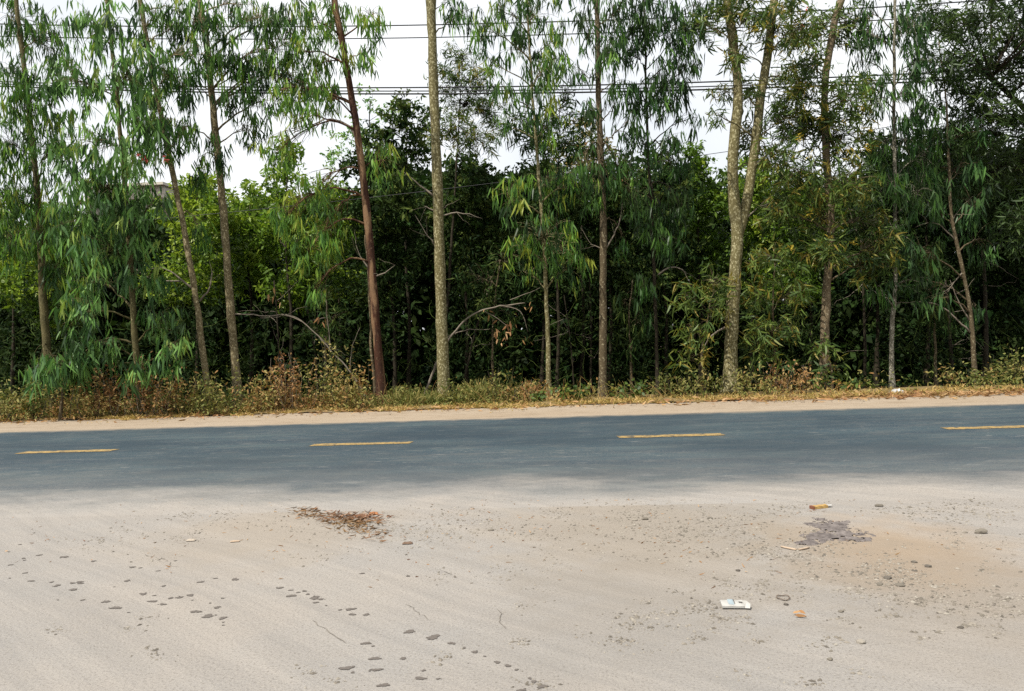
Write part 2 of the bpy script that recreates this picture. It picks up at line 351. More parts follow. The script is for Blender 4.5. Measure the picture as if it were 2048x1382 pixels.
STYLE = {   # n leaves per cluster, length, width, bend, droop, hang, spread
    'euc': dict(n=(6, 11), L=(.20, .36), W=(.028, .044), bend=.17, hang=2.1, spread=.11),
    'blue': dict(n=(6, 11), L=(.22, .38), W=(.036, .062), bend=.12, hang=1.7, spread=.15),
    'aca': dict(n=(8, 14), L=(.16, .28), W=(.028, .046), bend=.32, hang=.45, spread=.13),
    'fine': dict(n=(12, 20), L=(.10, .19), W=(.045, .08), bend=.1, hang=.25, spread=.2),
}
def crown_fill(gl, gb, line, rad, blobs, Z, style, dens=1.0, dz=.7, tint=(.1, .9), quad=False, branch_r=.02, twigs=True, lsc=1.0):
    """branches to every foliage mass, twigs to every cluster, leaves on the twigs. returns one branch Geo per mass"""
    st = STYLE[style]; out = []
    for bl in blobs:
        cx, cy, rx, ry = bl[:4]; arch = bl[4] if len(bl) > 4 else None
        zc = bl[5] if len(bl) > 5 else Z + (rng.normal() * dz - .35) * .6; C = at(cx, cy, zc); m = zc / F_PX
        k = int(np.argmin(np.abs(line[:, 2] - (C[2] - .35 * abs(C[0] - line[:, 0]).min() - .25))))
        if arch == 'droop': k = int(np.argmin(np.abs(line[:, 2] - (C[2] + .5))))
        k = min(max(k, 2), len(line) - 2)
        A = line[k]; hd = np.linalg.norm(C - A)
        mid = (A + C) / 2 + np.array([rng.normal() * .1, rng.normal() * .1, .22 * hd + (.4 if arch == 'droop' else 0)])
        t = np.linspace(0, 1, 9)[:, None]
        B = (1 - t) ** 2 * A + 2 * t * (1 - t) * mid + t * t * C + rng.normal(size=(9, 3)) * .02 * np.sin(t * math.pi)
        g = Geo(); br = min(branch_r * (.6 + .5 * hd), rad[k] * .55)
        g.tube(B, np.linspace(br, .006, 9), 5)
        n = max(3, int(rx * ry * dens / 85)); q = rng.normal(size=(n, 3)); q = norm(q) * (rng.uniform(0, 1, (n, 1)) ** .45)
        Q = C + RI * (q[:, :1] * rx * m) + UP * (q[:, 1:2] * ry * m) + fw * (q[:, 2:3] * max(rx, ry) * m * .9)
        for c_ in Q:
            if twigs:
                s0 = B[rng.integers(4, 9)]
                md = (s0 + c_) / 2 + np.array([0, 0, .12 + .1 * rng.random()])
                tt = np.linspace(0, 1, 5)[:, None]
                g.tube((1 - tt) ** 2 * s0 + 2 * tt * (1 - tt) * md + tt * tt * c_, np.linspace(.006, .0025, 5), 3)
            nl = rng.integers(*st['n']); sc = rng.uniform(.62, 1.22) * lsc
            ax = norm(rng.normal(size=3) * np.array([1, 1, .5]))
            Pb = c_ + ax * rng.uniform(-1, 1, (nl, 1)) * st['spread'] * lsc + rng.normal(size=(nl, 3)) * .035
            D = rng.normal(size=(nl, 3)) * np.array([.55, .55, .4]) + np.array([0, 0, -st['hang']])
            if style in ('aca', 'fine'): D = rng.normal(size=(nl, 3)) + np.array([0, 0, -st['hang']]) + ax * .4
            tb = rng.uniform(*tint) + (.3 if rng.random() < .14 else 0)  # some clusters raised in tint to imitate sunlit highlights
            leaves(gl, Pb, D, rng.uniform(*st['L'], nl) * sc, rng.uniform(*st['W'], nl) * sc, np.clip(tb + rng.normal(size=nl) * .12, 0, 1), st['bend'], .12, quad)
        out.append(g)
    return out

def make_tree(name, label, cat, px, Z, rpx, blobs, style, leafm, barkm, group=None, top=None, dens=1.0, tint=(.1, .9), dz=.7,
              extra=None, quad=False, branch_r=.02, sides=10, branch_parts=True, forks=(), twigs=True, lsc=1.0, twigm=None, bare=()):
    line = trunk_line(px, Z, top); base = np.array([line[0][0], line[0][1], 0.0])
    root = empty(name, base); tag(root, label, cat, group)
    m = Z / F_PX; h = np.clip((line[:, 2]) / max(line[-1][2], 1), 0, 1)
    ztop = at(px[-1][0], px[-1][1], Z)[2]
    f_ = np.clip(line[:, 2] / max(ztop, .5), 0, 1.0)
    rad = m * .42 * (rpx[0] + (rpx[1] - rpx[0]) * f_)
    if top: rad = np.where(line[:, 2] > ztop, np.maximum(.012, m * .5 * rpx[1] * (1 - (line[:, 2] - ztop) / (line[-1][2] - ztop + .01))), rad)
    rad = rad * (1 + .05 * np.sin(line[:, 2] * 3.1 + Z * 7) + rng.normal(size=len(rad)) * .02) * (1 + .6 * np.exp(-np.clip(line[:, 2], 0, 9) / .22))
    gt = Geo(); gt.tube(line, rad, sides)
    lines = [(line, rad)]
    for fx, frp, ftop in forks:
        P = [at(x, y, Z + .05) for x, y in fx]
        if ftop: d = P[-1] - P[-2]; d /= np.linalg.norm(d); P.append(P[-1] + d * (ftop - P[-1][2]))
        l2 = smooth_line(P, .28, .005); r2 = m * .42 * np.linspace(frp[0], frp[1], len(l2)); gt.tube(l2, r2, sides); lines.append((l2, r2))
    gt.build('trunk', barkm, root, base)
    gl = Geo(); gb = None
    allb = np.concatenate([x[0] for x in lines]); allr = np.concatenate([x[1] for x in lines])
    if blobs:
        gs = crown_fill(gl, gb, allb, allr, blobs, Z, style, dens, dz, tint, quad, branch_r, twigs, lsc)
        if branch_parts:
            for g in gs: g.build('branch', twigm or barkm, root, base)
        else:
            g0 = Geo()
            for g in gs:
                for v_, in zip(g.v): pass
                off = g0.n; g0.v += g.v; g0.t += g.t; g0.f += [f + off for f in g.f]; g0.n += g.n
            g0.build('limb', twigm or barkm, root, base)
        gl.build('crown', leafm, root, base)
    for bx, br in bare:                                    # leafless side branches
        g = Geo(); l3 = smooth_line([at(x, y, Z + (q[0] if q else 0)) for x, y, *q in bx], .12, .008)
        g.tube(l3, np.linspace(br * m * .5, .003, len(l3)), 5)
        for _ in range(max(2, len(l3) // 5)):
            i = rng.integers(len(l3) // 3, len(l3)); d = (l3[min(i + 1, len(l3) - 1)] - l3[i - 1]); d = norm(d) + rng.normal(size=3) * .6
            q = l3[i] + np.cumsum(np.tile(norm(d) * .12, (4, 1)) + rng.normal(size=(4, 3)) * .02, 0)
            g.tube(np.concatenate([l3[i:i + 1], q]), np.linspace(.006, .002, 5), 3)
        g.build('dead_branch', M_TWIG, root, base)
    if extra: extra(root, base, allb)
    return root

GR = 'roadside trees in a row along the verge'
make_tree('eucalyptus_tree', 'tall mossy-trunked eucalyptus at the left end of the row, leaning left', 'tree',
    [(104, 790), (88, 620), (76, 400), (55, 190), (32, 0)], 18.8, (21, 10),
    [(40, 40, 55, 60), (105, 85, 55, 75), (60, 215, 70, 65), (15, 290, 50, 70), (100, 300, 55, 70), (55, 385, 75, 50), (15, 480, 45, 65), (85, 470, 60, 65), (120, 545, 45, 50), (30, 150, 50, 60), (100, 745, 60, 40, 'droop'), (10, 400, 40, 60)],
    'euc', L_EUC, BK_MOSS, GR, 12.5, 1.25, (.15, .8))
make_tree('eucalyptus_tree', 'leafy eucalyptus with big hanging blue-green leaves reaching down to the weeds', 'tree',
    [(280, 790), (266, 620), (258, 480), (240, 260), (214, 0)], 17.6, (16, 8),
    [(200, 50, 80, 60), (150, 165, 70, 75), (250, 150, 65, 85), (190, 285, 85, 75), (285, 240, 45, 70), (215, 375, 95, 60), (150, 430, 80, 55), (255, 445, 60, 45), (225, 500, 90, 55), (190, 565, 75, 45), (165, 625, 55, 50), (215, 690, 35, 45), (330, 640, 50, 45), (285, 735, 50, 35), (140, 740, 50, 40, 'droop'), (300, 560, 60, 40), (345, 700, 40, 40), (280, 310, 50, 40), (252, 388, 34, 40), (288, 372, 28, 26), (318, 402, 24, 22)],
    'blue', L_BLUE, BK_MOSS, GR, 11, .75, (.05, .95), lsc=1.05)
make_tree('eucalyptus_tree', 'thin pale-spotted eucalyptus leaning left with a leafless forked branch', 'tree',
    [(422, 790), (392, 600), (362, 430), (328, 260), (300, 120), (280, 0)], 18.4, (15, 11),
    [(305, 130, 40, 70), (300, 220, 45, 60), (335, 285, 35, 40), (345, 60, 45, 50), (370, 260, 35, 45), (400, 470, 35, 35, 'droop'), (345, 150, 50, 60), (400, 110, 40, 50), (300, 30, 50, 50), (360, 20, 40, 40), (310, 250, 45, 60)],
    'euc', L_EUC, BK_CREAM, GR, 10.5, 1.0, (.1, .8),
    bare=[([(385, 577), (350, 550), (320, 535), (290, 540)], 5), ([(360, 562), (310, 560), (280, 545), (262, 530)], 4), ([(400, 602), (420, 575), (424, 545), (418, 520)], 5), ([(340, 440), (325, 415), (318, 390)], 4)])
make_tree('eucalyptus_tree', 'straight brown-barked eucalyptus beside the thin pale-spotted leaning one', 'tree',
    [(478, 790), (458, 580), (446, 420), (428, 240), (412, 80), (398, 0)], 18.9, (20, 14),
    [(390, 40, 45, 50), (440, 45, 50, 55), (520, 35, 60, 45), (555, 95, 65, 55), (495, 155, 55, 50), (430, 120, 45, 40), (365, 170, 40, 45), (430, 310, 35, 50, 'droop'), (500, 260, 40, 40), (355, 255, 35, 40), (540, 200, 40, 30), (410, 350, 30, 40, 'droop'), (470, 120, 45, 45), (585, 40, 45, 40), (600, 150, 40, 45), (460, 200, 40, 40), (480, 10, 60, 30), (545, 150, 40, 40)],
    'euc', L_EUC, BK_CREAM, GR, 12.5, 1.1, (.0, .7),
    bare=[([(428, 210), (470, 185), (520, 165), (545, 155)], 6), ([(425, 200), (412, 185), (400, 178)], 4), ([(470, 628), (530, 632), (585, 632), (630, 665), (690, 720)], 3)])
def stem2(root, base, line):
    g = Geo(); l = smooth_line([at(752, 800, 18.05), at(744, 700, 18.1), at(738, 580, 18.15), at(730, 470, 18.25)], .2, .01)
    g.tube(l, np.linspace(.045, .015, len(l)), 6); g.build('side_stem', BK_GREY, root, base)
make_tree('eucalyptus_tree', 'eucalyptus with dark red-brown peeling bark and pale patches, leaning left', 'tree',
    [(768, 812), (750, 620), (736, 450), (718, 290), (692, 130), (668, 0)], 18.0, (22, 14),
    [(610, 40, 45, 55), (585, 110, 45, 50), (628, 185, 35, 55), (745, 30, 40, 35), (735, 105, 28, 40), (600, 235, 30, 35), (640, 130, 35, 45), (690, 110, 25, 25), (625, 390, 50, 60, 'droop'), (575, 430, 40, 55, 'droop'), (655, 450, 40, 65, 'droop'), (620, 500, 40, 45, 'droop'), (632, 580, 22, 40, 'droop'), (770, 320, 40, 50), (560, 300, 45, 60, 'droop'), (560, 180, 35, 50), (655, 60, 35, 50), (650, 205, 30, 50), (655, 10, 45, 30), (590, 190, 30, 40)],
    'euc', L_EUC, BK_RED, GR, 12, 1.05, (.35, .98), extra=stem2,
    bare=[([(722, 300), (700, 255), (660, 238), (625, 250), (600, 290)], 7), ([(740, 540), (725, 520), (712, 490)], 4), ([(745, 555), (770, 545), (790, 530)], 4)])
make_tree('eucalyptus_tree', 'thickest straight trunk of the row, pale speckled bark, bare to the top', 'tree',
    [(888, 800), (882, 600), (876, 400), (868, 200), (861, 0)], 18.6, (28, 21),
    [(890, 10, 40, 25), (930, 30, 40, 40), (850, -120, 80, 70), (930, -110, 70, 60)],
    'euc', L_EUC, BK_PALE, GR, 14, .8, (.1, .6), sides=14,
    bare=[([(868, 392), (840, 370), (806, 343)], 5), ([(880, 432), (915, 425), (965, 437)], 4), ([(870, 422), (848, 412)], 4), ([(876, 424), (892, 415)], 3), ([(868, 490), (845, 455), (830, 430)], 3)])
make_tree('eucalyptus_tree', 'slender young eucalyptus with a leafy middle, right of the thickest trunk', 'tree',
    [(1099, 800), (1094, 640), (1088, 500), (1076, 330), (1062, 150), (1054, 0)], 18.5, (12, 5),
    [(1000, 20, 55, 40), (1065, 30, 60, 50), (1030, 100, 50, 50), (1085, 150, 45, 50), (1055, 205, 50, 45), (1010, 180, 30, 50), (1090, 365, 80, 55), (1015, 395, 45, 50), (1150, 375, 50, 60), (1090, 470, 85, 55), (1040, 500, 45, 35), (1140, 535, 45, 40), (1050, 545, 30, 25), (1125, 500, 50, 50), (1105, 130, 40, 60), (960, 60, 35, 45), (1110, 80, 40, 55), (1015, 260, 30, 40), (1095, 255, 40, 55), (970, 130, 25, 35), (1050, -20, 70, 40)],
    'euc', L_EUC, BK_PALE, GR, 10.5, .85, (.0, .95))
make_tree('eucalyptus_tree', 'straight slim eucalyptus trunk right of the young one, speckled grey-brown', 'tree',
    [(1203, 800), (1206, 620), (1206, 420), (1198, 220), (1194, 0)], 18.4, (20, 12),
    [(1180, 50, 45, 45), (1240, 30, 45, 50), (1160, 150, 35, 35), (1215, 110, 30, 45), (1235, 335, 45, 55, 'droop'), (1165, 330, 40, 55, 'droop'), (1205, 370, 50, 45, 'droop'), (1230, 210, 25, 45), (1270, 400, 40, 60, 'droop'), (1245, 480, 20, 30, 'droop'), (1230, 90, 35, 45), (1255, 250, 30, 45), (1240, 165, 30, 40), (1170, -10, 60, 40), (1175, 210, 22, 35)],
    'euc', L_EUC, BK_GREY, GR, 13, .8, (.0, .55),  # tint lowered: backlit darkness painted into this crown
    bare=[([(1210, 500), (1228, 470), (1240, 440), (1246, 400)], 4), ([(1206, 500), (1190, 492), (1180, 488)], 3), ([(1196, 110), (1170, 60)], 3)])
make_tree('eucalyptus_tree', 'thin dark eucalyptus with drooping sprays darkened to silhouettes against the sky', 'tree',
    [(1314, 790), (1311, 620), (1302, 420), (1294, 240), (1288, 0)], 18.9, (9, 5),
    [(1280, 40, 60, 50), (1340, 55, 50, 60), (1365, 115, 35, 40), (1255, 110, 40, 50), (1320, 150, 45, 50), (1275, 195, 45, 45), (1330, 205, 40, 45), (1285, 285, 30, 40), (1345, 275, 25, 35), (1395, 130, 18, 25), (1392, 235, 18, 32), (1310, 420, 50, 55, 'droop'), (1360, 420, 40, 55, 'droop'), (1285, 570, 22, 40), (1330, 480, 40, 40), (1290, 640, 16, 22), (1310, 0, 60, 40), (1372, 60, 45, 45), (1350, 170, 40, 40), (1260, 60, 40, 40), (1400, 20, 40, 40), (1350, 330, 40, 40, 'droop')],
    'euc', L_EUC, BK_DARK, GR, 11.5, 1.15, (.0, .35),  # lowest tints paint the sprays as silhouettes
    bare=[([(1316, 550), (1340, 535), (1365, 540), (1385, 580)], 4), ([(1310, 245), (1350, 200), (1385, 150)], 3)])
def blossoms(pxs, Z):
    def fn(root, base, line):
        g = Geo()
        for (x, y) in pxs:
            c = at(x + rng.normal() * 6, y + rng.normal() * 6, Z - .5 - rng.random() * .5); n = 14
            leaves(g, np.repeat(c[None], n, 0) + rng.normal(size=(n, 3)) * .03, rng.normal(size=(n, 3)) + np.array([0, 0, -.2]), rng.uniform(.07, .14, n), .018, rng.uniform(0, 1, n), .2, .1)
        g.build('blossom', L_FLOWER, root, base)
    return fn
L_FLOWER = leaf_mat('yellow_blossom', [(0, (.36, .24, .03)), (1, (.55, .42, .06))], .3, .8, .1)
make_tree('acacia_tree', 'forked acacia whose thick trunk splits in two pale stems at mid height', 'tree',
    [(1457, 790), (1464, 640), (1474, 480), (1468, 400), (1466, 310), (1476, 190), (1464, 70), (1454, 0)], 18.2, (33, 20),
    [(1435, 30, 40, 40), (1490, 40, 45, 45), (1555, 60, 50, 50), (1445, 185, 30, 30), (1500, 190, 30, 45), (1510, 270, 35, 45), (1575, 160, 40, 50), (1560, 20, 60, 30), (1425, 230, 22, 22), (1530, 330, 40, 40), (1400, 60, 40, 40), (1600, 60, 40, 50), (1570, 240, 40, 45), (1550, 300, 40, 40), (1480, 0, 60, 30), (1470, 110, 30, 40)],
    'aca', L_ACA, BK_PALE, GR, 11.5, 1.3, (.2, .95), sides=14,
    forks=[([(1476, 470), (1490, 420), (1508, 310), (1522, 190), (1538, 90), (1548, 0)], (24, 17), 11)],
    extra=blossoms([(1552, 15), (1530, 45), (1518, 60), (1560, 30), (1580, 20), (1545, 70)], 18.2),
    bare=[([(1450, 655), (1425, 670), (1410, 690), (1403, 720)], 5), ([(1490, 440), (1510, 420), (1540, 405)], 4)])
make_tree('acacia_tree', 'bushy acacia hung with yellow blossom spikes, right of the forked one', 'tree',
    [(1641, 790), (1652, 600), (1661, 440), (1652, 300), (1650, 170), (1664, 70), (1682, 0)], 18.3, (21, 15),
    [(1640, 50, 45, 45), (1695, 50, 40, 45), (1620, 130, 45, 45), (1700, 200, 65, 55), (1605, 250, 65, 55), (1680, 275, 75, 60), (1590, 345, 60, 60), (1690, 370, 75, 65), (1640, 440, 55, 50), (1730, 450, 60, 50), (1625, 510, 40, 35), (1740, 530, 60, 40), (1560, 430, 45, 55), (1670, 500, 40, 35), (1590, 190, 50, 50), (1770, 500, 40, 50)],
    'aca', L_ACA, BK_TAN, GR, 11.5, 1.7, (.15, .98),
    extra=blossoms([(1550, 100), (1654, 130), (1600, 165), (1690, 185), (1730, 210), (1735, 185), (1600, 270), (1690, 290), (1580, 490), (1640, 480), (1700, 480), (1680, 300), (1615, 310), (1790, 520), (1560, 330), (1610, 420), (1660, 470), (1730, 300), (1750, 260), (1700, 240), (1640, 230)], 18.3))
make_tree('eucalyptus_tree', 'thin whitish spotted trunk standing alone before the dark gap', 'tree',
    [(1784, 790), (1783, 690), (1790, 560), (1790, 400), (1788, 200), (1790, 0)], 18.5, (11, 6),
    [(1740, 70, 40, 60), (1795, 50, 50, 50), (1725, 120, 30, 50), (1805, 190, 50, 60), (1815, 280, 60, 60), (1845, 225, 40, 50), (1775, 370, 55, 50), (1840, 380, 50, 60), (1790, 470, 40, 45), (1800, 570, 55, 25), (1755, 590, 25, 30), (1745, 180, 40, 55), (1840, 120, 45, 55), (1830, 50, 40, 50), (1770, 300, 45, 50), (1850, 310, 45, 50), (1720, 30, 40, 50)],
    'euc', L_EUC, BK_WHITE, GR, 11, .95, (.0, .4))  # dark tint range stands for the shaded side of the row
make_tree('eucalyptus_tree', 'thin grey tree with bare forked side branches near the right edge', 'tree',
    [(1953, 775), (1944, 660), (1930, 560), (1912, 480), (1902, 420), (1896, 300)], 18.6, (11, 6),
    [(1900, 340, 65, 60), (1870, 430, 55, 50), (1955, 410, 55, 50), (1830, 500, 45, 45), (1960, 480, 40, 40), (1880, 595, 40, 22), (1840, 560, 35, 35), (1945, 620, 25, 30), (1920, 270, 50, 50)],
    'blue', L_BLUE, BK_GREY, GR, 8.0, .7, (.0, .4),  # leaf tint held low to imitate shade at this end
    bare=[([(1940, 665), (1915, 640), (1885, 615), (1850, 605), (1790, 605)], 5), ([(1938, 640), (1915, 600), (1900, 560)], 4), ([(1925, 545), (1895, 580), (1870, 588)], 3), ([(1910, 480), (1880, 450), (1855, 445), (1830, 455)], 3), ([(1905, 440), (1915, 425)], 3)])
make_tree('acacia_tree', 'spreading dark-crowned tree filling the top right corner', 'tree',
    [(2190, 800), (2180, 600), (2150, 420), (2090, 270), (2020, 190), (1960, 140)], 19.2, (34, 10),
    [(1860, 40, 55, 55), (1945, 45, 80, 50), (1895, 125, 75, 55), (1995, 130, 60, 60), (1970, 240, 70, 65), (1900, 280, 60, 55), (2015, 330, 60, 60), (2040, 50, 60, 60), (1930, 190, 60, 50), (2040, 240, 40, 60), (1960, 350, 70, 50), (2030, 450, 50, 60), (2100, 120, 80, 80), (2120, 300, 80, 80), (1990, -60, 90, 60), (2110, -40, 90, 70), (2400, 40, 150, 110, None, 15.2), (2300, -90, 130, 100, None, 15.8), (2480, -80, 120, 100, None, 15.4), (2300, 120, 90, 80, None, 16)],  # last four masses hang out of view, added to shade the road
    'aca', L_ACA, BK_DARK, GR, None, 2.1, (.0, .35), twigm=BK_DARK)  # crown darkened by tint in place of shade

# saplings and shrubs at the foot of the wood
L_RED = leaf_mat('red_young_leaf', [(0, (.42, .03, .03)), (1, (.75, .16, .14))], .3)
for tree, Z_, spots in ((bpy.data.objects['eucalyptus_tree.001'], 17.0, [(279, 308), (284, 316), (293, 318), (329, 318), (331, 312)]), (bpy.data.objects['acacia_tree.001'], 17.6, [(1612, 16), (1601, 48)])):
    g = Geo(); b_ = np.array(tree.location)
    for x, y in spots:
        n = 6; leaves(g, at(x, y, Z_) + rng.normal(size=(n, 3)) * .02, rng.normal(size=(n, 3)) * .5 + np.array([0, 0, -.6]), rng.uniform(.06, .10, n), .03, rng.uniform(0, 1, n), .15, .1)
    g.build('young_leaves', L_RED, tree, b_)

GS = 'leafy saplings at the edge of the wood'
def sapling(label, px, Z, blobs, style, lm, dens=1.0, tint=(.2, .8), r=(7, 3), **kw):
    return make_tree('sapling', label, 'sapling', px, Z, r, blobs, style, lm, BK_GREY, GS, None, dens, tint, .35, sides=6, branch_r=.009, branch_parts=False, **kw)
sapling('pale-stemmed sapling left of the forked acacia trunk', [(1406, 780), (1403, 720), (1412, 660), (1420, 600)], 17.9, [(1385, 660, 40, 40), (1425, 620, 40, 40), (1380, 715, 35, 25), (1370, 590, 35, 35), (1430, 560, 40, 40)], 'aca', L_ACA, 1.0, (.4, .95))
sapling('green acacia sapling between the forked acacia and the blossoming acacia', [(1548, 790), (1548, 700), (1546, 600), (1550, 520)], 18.4, [(1545, 520, 50, 45), (1515, 590, 45, 45), (1580, 590, 50, 40), (1540, 660, 50, 45), (1590, 660, 35, 35), (1555, 720, 30, 25), (1510, 680, 30, 40)], 'aca', L_ACA, 1.15, (.35, .95))
sapling('low leafy sapling against the foot of the blossoming acacia', [(1668, 790), (1662, 740), (1655, 700)], 17.8, [(1650, 700, 32, 30), (1672, 735, 28, 30), (1640, 750, 25, 22)], 'aca', L_ACA, 1.1, (.3, .85))
sapling('dim sapling right of the thickest trunk in deep shade', [(985, 790), (985, 700), (990, 600), (1000, 520)], 20.5, [(960, 560, 50, 45), (1010, 520, 50, 45), (990, 620, 45, 45)], 'aca', L_DARK, .8, (.4, 1.))
sapling('thin sapling left of the red-brown trunk with a few dry leaves', [(652, 790), (650, 720), (656, 640), (650, 570)], 19.6, [(640, 600, 40, 40), (670, 640, 40, 35), (620, 660, 35, 35)], 'aca', L_DARK, .7, (.4, 1.))
sapling('leafy sapling between the slim speckled trunk and the thin dark eucalyptus', [(1262, 790), (1262, 720), (1258, 640), (1265, 560)], 19.8, [(1250, 600, 35, 40), (1275, 640, 30, 40), (1260, 690, 30, 30)], 'euc', L_DARK, .7, (.4, 1.))
sapling('shaded sapling with grey hanging leaves right of the whitish trunk', [(1872, 790), (1870, 700), (1868, 620), (1860, 540)], 19.4, [(1850, 560, 40, 40), (1880, 620, 40, 35), (1860, 500, 40, 40)], 'euc', L_DARK, .9, (.5, 1.))
sapling('broad-leaved sapling in the weeds at the left edge of the wood', [(120, 800), (128, 750), (135, 700)], 17.2, [(125, 725, 45, 35), (160, 700, 35, 35), (95, 745, 35, 25)], 'blue', L_BLUE, 1.0, (.1, .6))

# the wood behind: each tree of the second row
GB = 'trees of the wood behind the row'
def bg(label, xs, Z, blobs, lm, dens=1.0, tint=(.1, .9), r=(10, 2), style='fine', **kw):
    pts = [(xs[0], 800), ((xs[0] * 2 + xs[1]) / 3 + 4, 640), ((xs[0] + 2 * xs[1]) / 3 - 4, 500), (xs[1], blobs[0][1] + 10)]
    return make_tree('wood_tree', label, 'tree', pts, Z, r, blobs, style, lm, BK_DARK, GB, None, dens * 1.3, tint, 1.0, quad=True, sides=6, branch_parts=False, branch_r=.03, twigs=kw.pop('twigs', False), lsc=kw.pop('lsc', 1.25), **kw)
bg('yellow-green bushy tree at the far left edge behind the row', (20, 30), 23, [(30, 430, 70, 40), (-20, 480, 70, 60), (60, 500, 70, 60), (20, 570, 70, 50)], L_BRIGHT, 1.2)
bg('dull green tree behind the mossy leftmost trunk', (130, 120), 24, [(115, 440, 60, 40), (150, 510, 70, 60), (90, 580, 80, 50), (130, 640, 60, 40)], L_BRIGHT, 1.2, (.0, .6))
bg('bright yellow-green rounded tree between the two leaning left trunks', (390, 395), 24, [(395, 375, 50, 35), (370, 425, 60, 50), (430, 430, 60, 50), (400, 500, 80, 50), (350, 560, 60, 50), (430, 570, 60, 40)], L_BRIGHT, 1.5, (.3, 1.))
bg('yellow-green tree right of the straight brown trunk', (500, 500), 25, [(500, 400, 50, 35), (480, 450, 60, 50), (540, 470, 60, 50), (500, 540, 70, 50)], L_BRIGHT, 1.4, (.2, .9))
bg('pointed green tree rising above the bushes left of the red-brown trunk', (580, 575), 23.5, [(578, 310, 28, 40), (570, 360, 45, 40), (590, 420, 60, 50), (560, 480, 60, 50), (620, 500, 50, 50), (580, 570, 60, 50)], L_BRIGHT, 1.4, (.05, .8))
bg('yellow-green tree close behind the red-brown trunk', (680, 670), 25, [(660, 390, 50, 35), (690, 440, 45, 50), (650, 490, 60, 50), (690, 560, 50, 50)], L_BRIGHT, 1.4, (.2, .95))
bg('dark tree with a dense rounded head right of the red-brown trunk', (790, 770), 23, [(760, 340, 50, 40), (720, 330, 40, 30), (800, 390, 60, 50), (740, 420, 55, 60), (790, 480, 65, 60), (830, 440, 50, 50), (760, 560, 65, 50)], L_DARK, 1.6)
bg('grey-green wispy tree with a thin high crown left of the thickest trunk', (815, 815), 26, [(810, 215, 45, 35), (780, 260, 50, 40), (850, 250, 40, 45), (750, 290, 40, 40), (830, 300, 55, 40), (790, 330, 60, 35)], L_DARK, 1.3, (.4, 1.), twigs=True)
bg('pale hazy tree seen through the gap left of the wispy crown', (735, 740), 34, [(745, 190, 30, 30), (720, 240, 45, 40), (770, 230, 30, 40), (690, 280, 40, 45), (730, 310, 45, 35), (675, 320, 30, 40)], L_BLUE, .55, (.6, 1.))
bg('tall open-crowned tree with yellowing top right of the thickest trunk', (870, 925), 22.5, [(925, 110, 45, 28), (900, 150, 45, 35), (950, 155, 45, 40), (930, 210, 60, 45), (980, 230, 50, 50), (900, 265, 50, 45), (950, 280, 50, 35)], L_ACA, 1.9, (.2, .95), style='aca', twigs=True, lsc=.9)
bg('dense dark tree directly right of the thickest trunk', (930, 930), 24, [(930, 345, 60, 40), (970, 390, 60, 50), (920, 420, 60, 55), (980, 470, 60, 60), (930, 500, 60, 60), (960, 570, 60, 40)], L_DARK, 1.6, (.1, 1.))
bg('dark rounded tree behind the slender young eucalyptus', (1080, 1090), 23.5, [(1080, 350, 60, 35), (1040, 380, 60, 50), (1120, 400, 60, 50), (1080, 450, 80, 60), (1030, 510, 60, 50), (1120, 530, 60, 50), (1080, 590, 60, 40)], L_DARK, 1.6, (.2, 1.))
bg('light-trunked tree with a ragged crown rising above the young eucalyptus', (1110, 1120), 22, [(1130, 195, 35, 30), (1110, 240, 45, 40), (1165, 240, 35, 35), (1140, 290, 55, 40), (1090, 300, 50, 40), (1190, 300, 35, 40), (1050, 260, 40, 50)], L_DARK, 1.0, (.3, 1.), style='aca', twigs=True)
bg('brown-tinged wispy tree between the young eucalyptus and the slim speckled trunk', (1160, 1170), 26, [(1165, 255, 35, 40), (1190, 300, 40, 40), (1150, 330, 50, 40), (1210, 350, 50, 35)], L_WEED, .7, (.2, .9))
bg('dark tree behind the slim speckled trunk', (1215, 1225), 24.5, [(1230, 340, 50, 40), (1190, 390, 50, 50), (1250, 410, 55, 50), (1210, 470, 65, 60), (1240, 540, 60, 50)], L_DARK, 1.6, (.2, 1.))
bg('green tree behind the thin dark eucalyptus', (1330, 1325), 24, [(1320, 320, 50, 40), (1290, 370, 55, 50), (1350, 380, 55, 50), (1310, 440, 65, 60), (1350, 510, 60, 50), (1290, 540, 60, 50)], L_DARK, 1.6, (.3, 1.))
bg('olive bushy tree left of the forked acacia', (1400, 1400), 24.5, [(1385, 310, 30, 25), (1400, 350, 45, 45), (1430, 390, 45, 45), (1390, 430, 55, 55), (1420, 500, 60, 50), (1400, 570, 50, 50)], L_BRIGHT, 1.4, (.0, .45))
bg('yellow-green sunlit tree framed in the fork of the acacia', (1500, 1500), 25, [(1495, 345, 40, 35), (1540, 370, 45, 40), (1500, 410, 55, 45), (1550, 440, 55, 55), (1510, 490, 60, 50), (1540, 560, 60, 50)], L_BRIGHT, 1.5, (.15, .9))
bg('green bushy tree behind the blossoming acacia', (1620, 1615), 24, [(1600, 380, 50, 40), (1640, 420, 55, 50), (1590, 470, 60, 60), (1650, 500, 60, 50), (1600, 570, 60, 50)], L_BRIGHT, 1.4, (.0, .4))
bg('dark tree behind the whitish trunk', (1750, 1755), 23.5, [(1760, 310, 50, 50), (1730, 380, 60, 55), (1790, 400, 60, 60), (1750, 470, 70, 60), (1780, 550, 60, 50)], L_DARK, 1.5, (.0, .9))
bg('blackish-green tall tree between the whitish trunk and the thin grey tree', (1850, 1860), 23, [(1850, 300, 45, 50), (1890, 370, 60, 60), (1830, 400, 55, 60), (1870, 470, 70, 60), (1840, 550, 60, 50)], L_DARK, 1.5, (.0, .7))
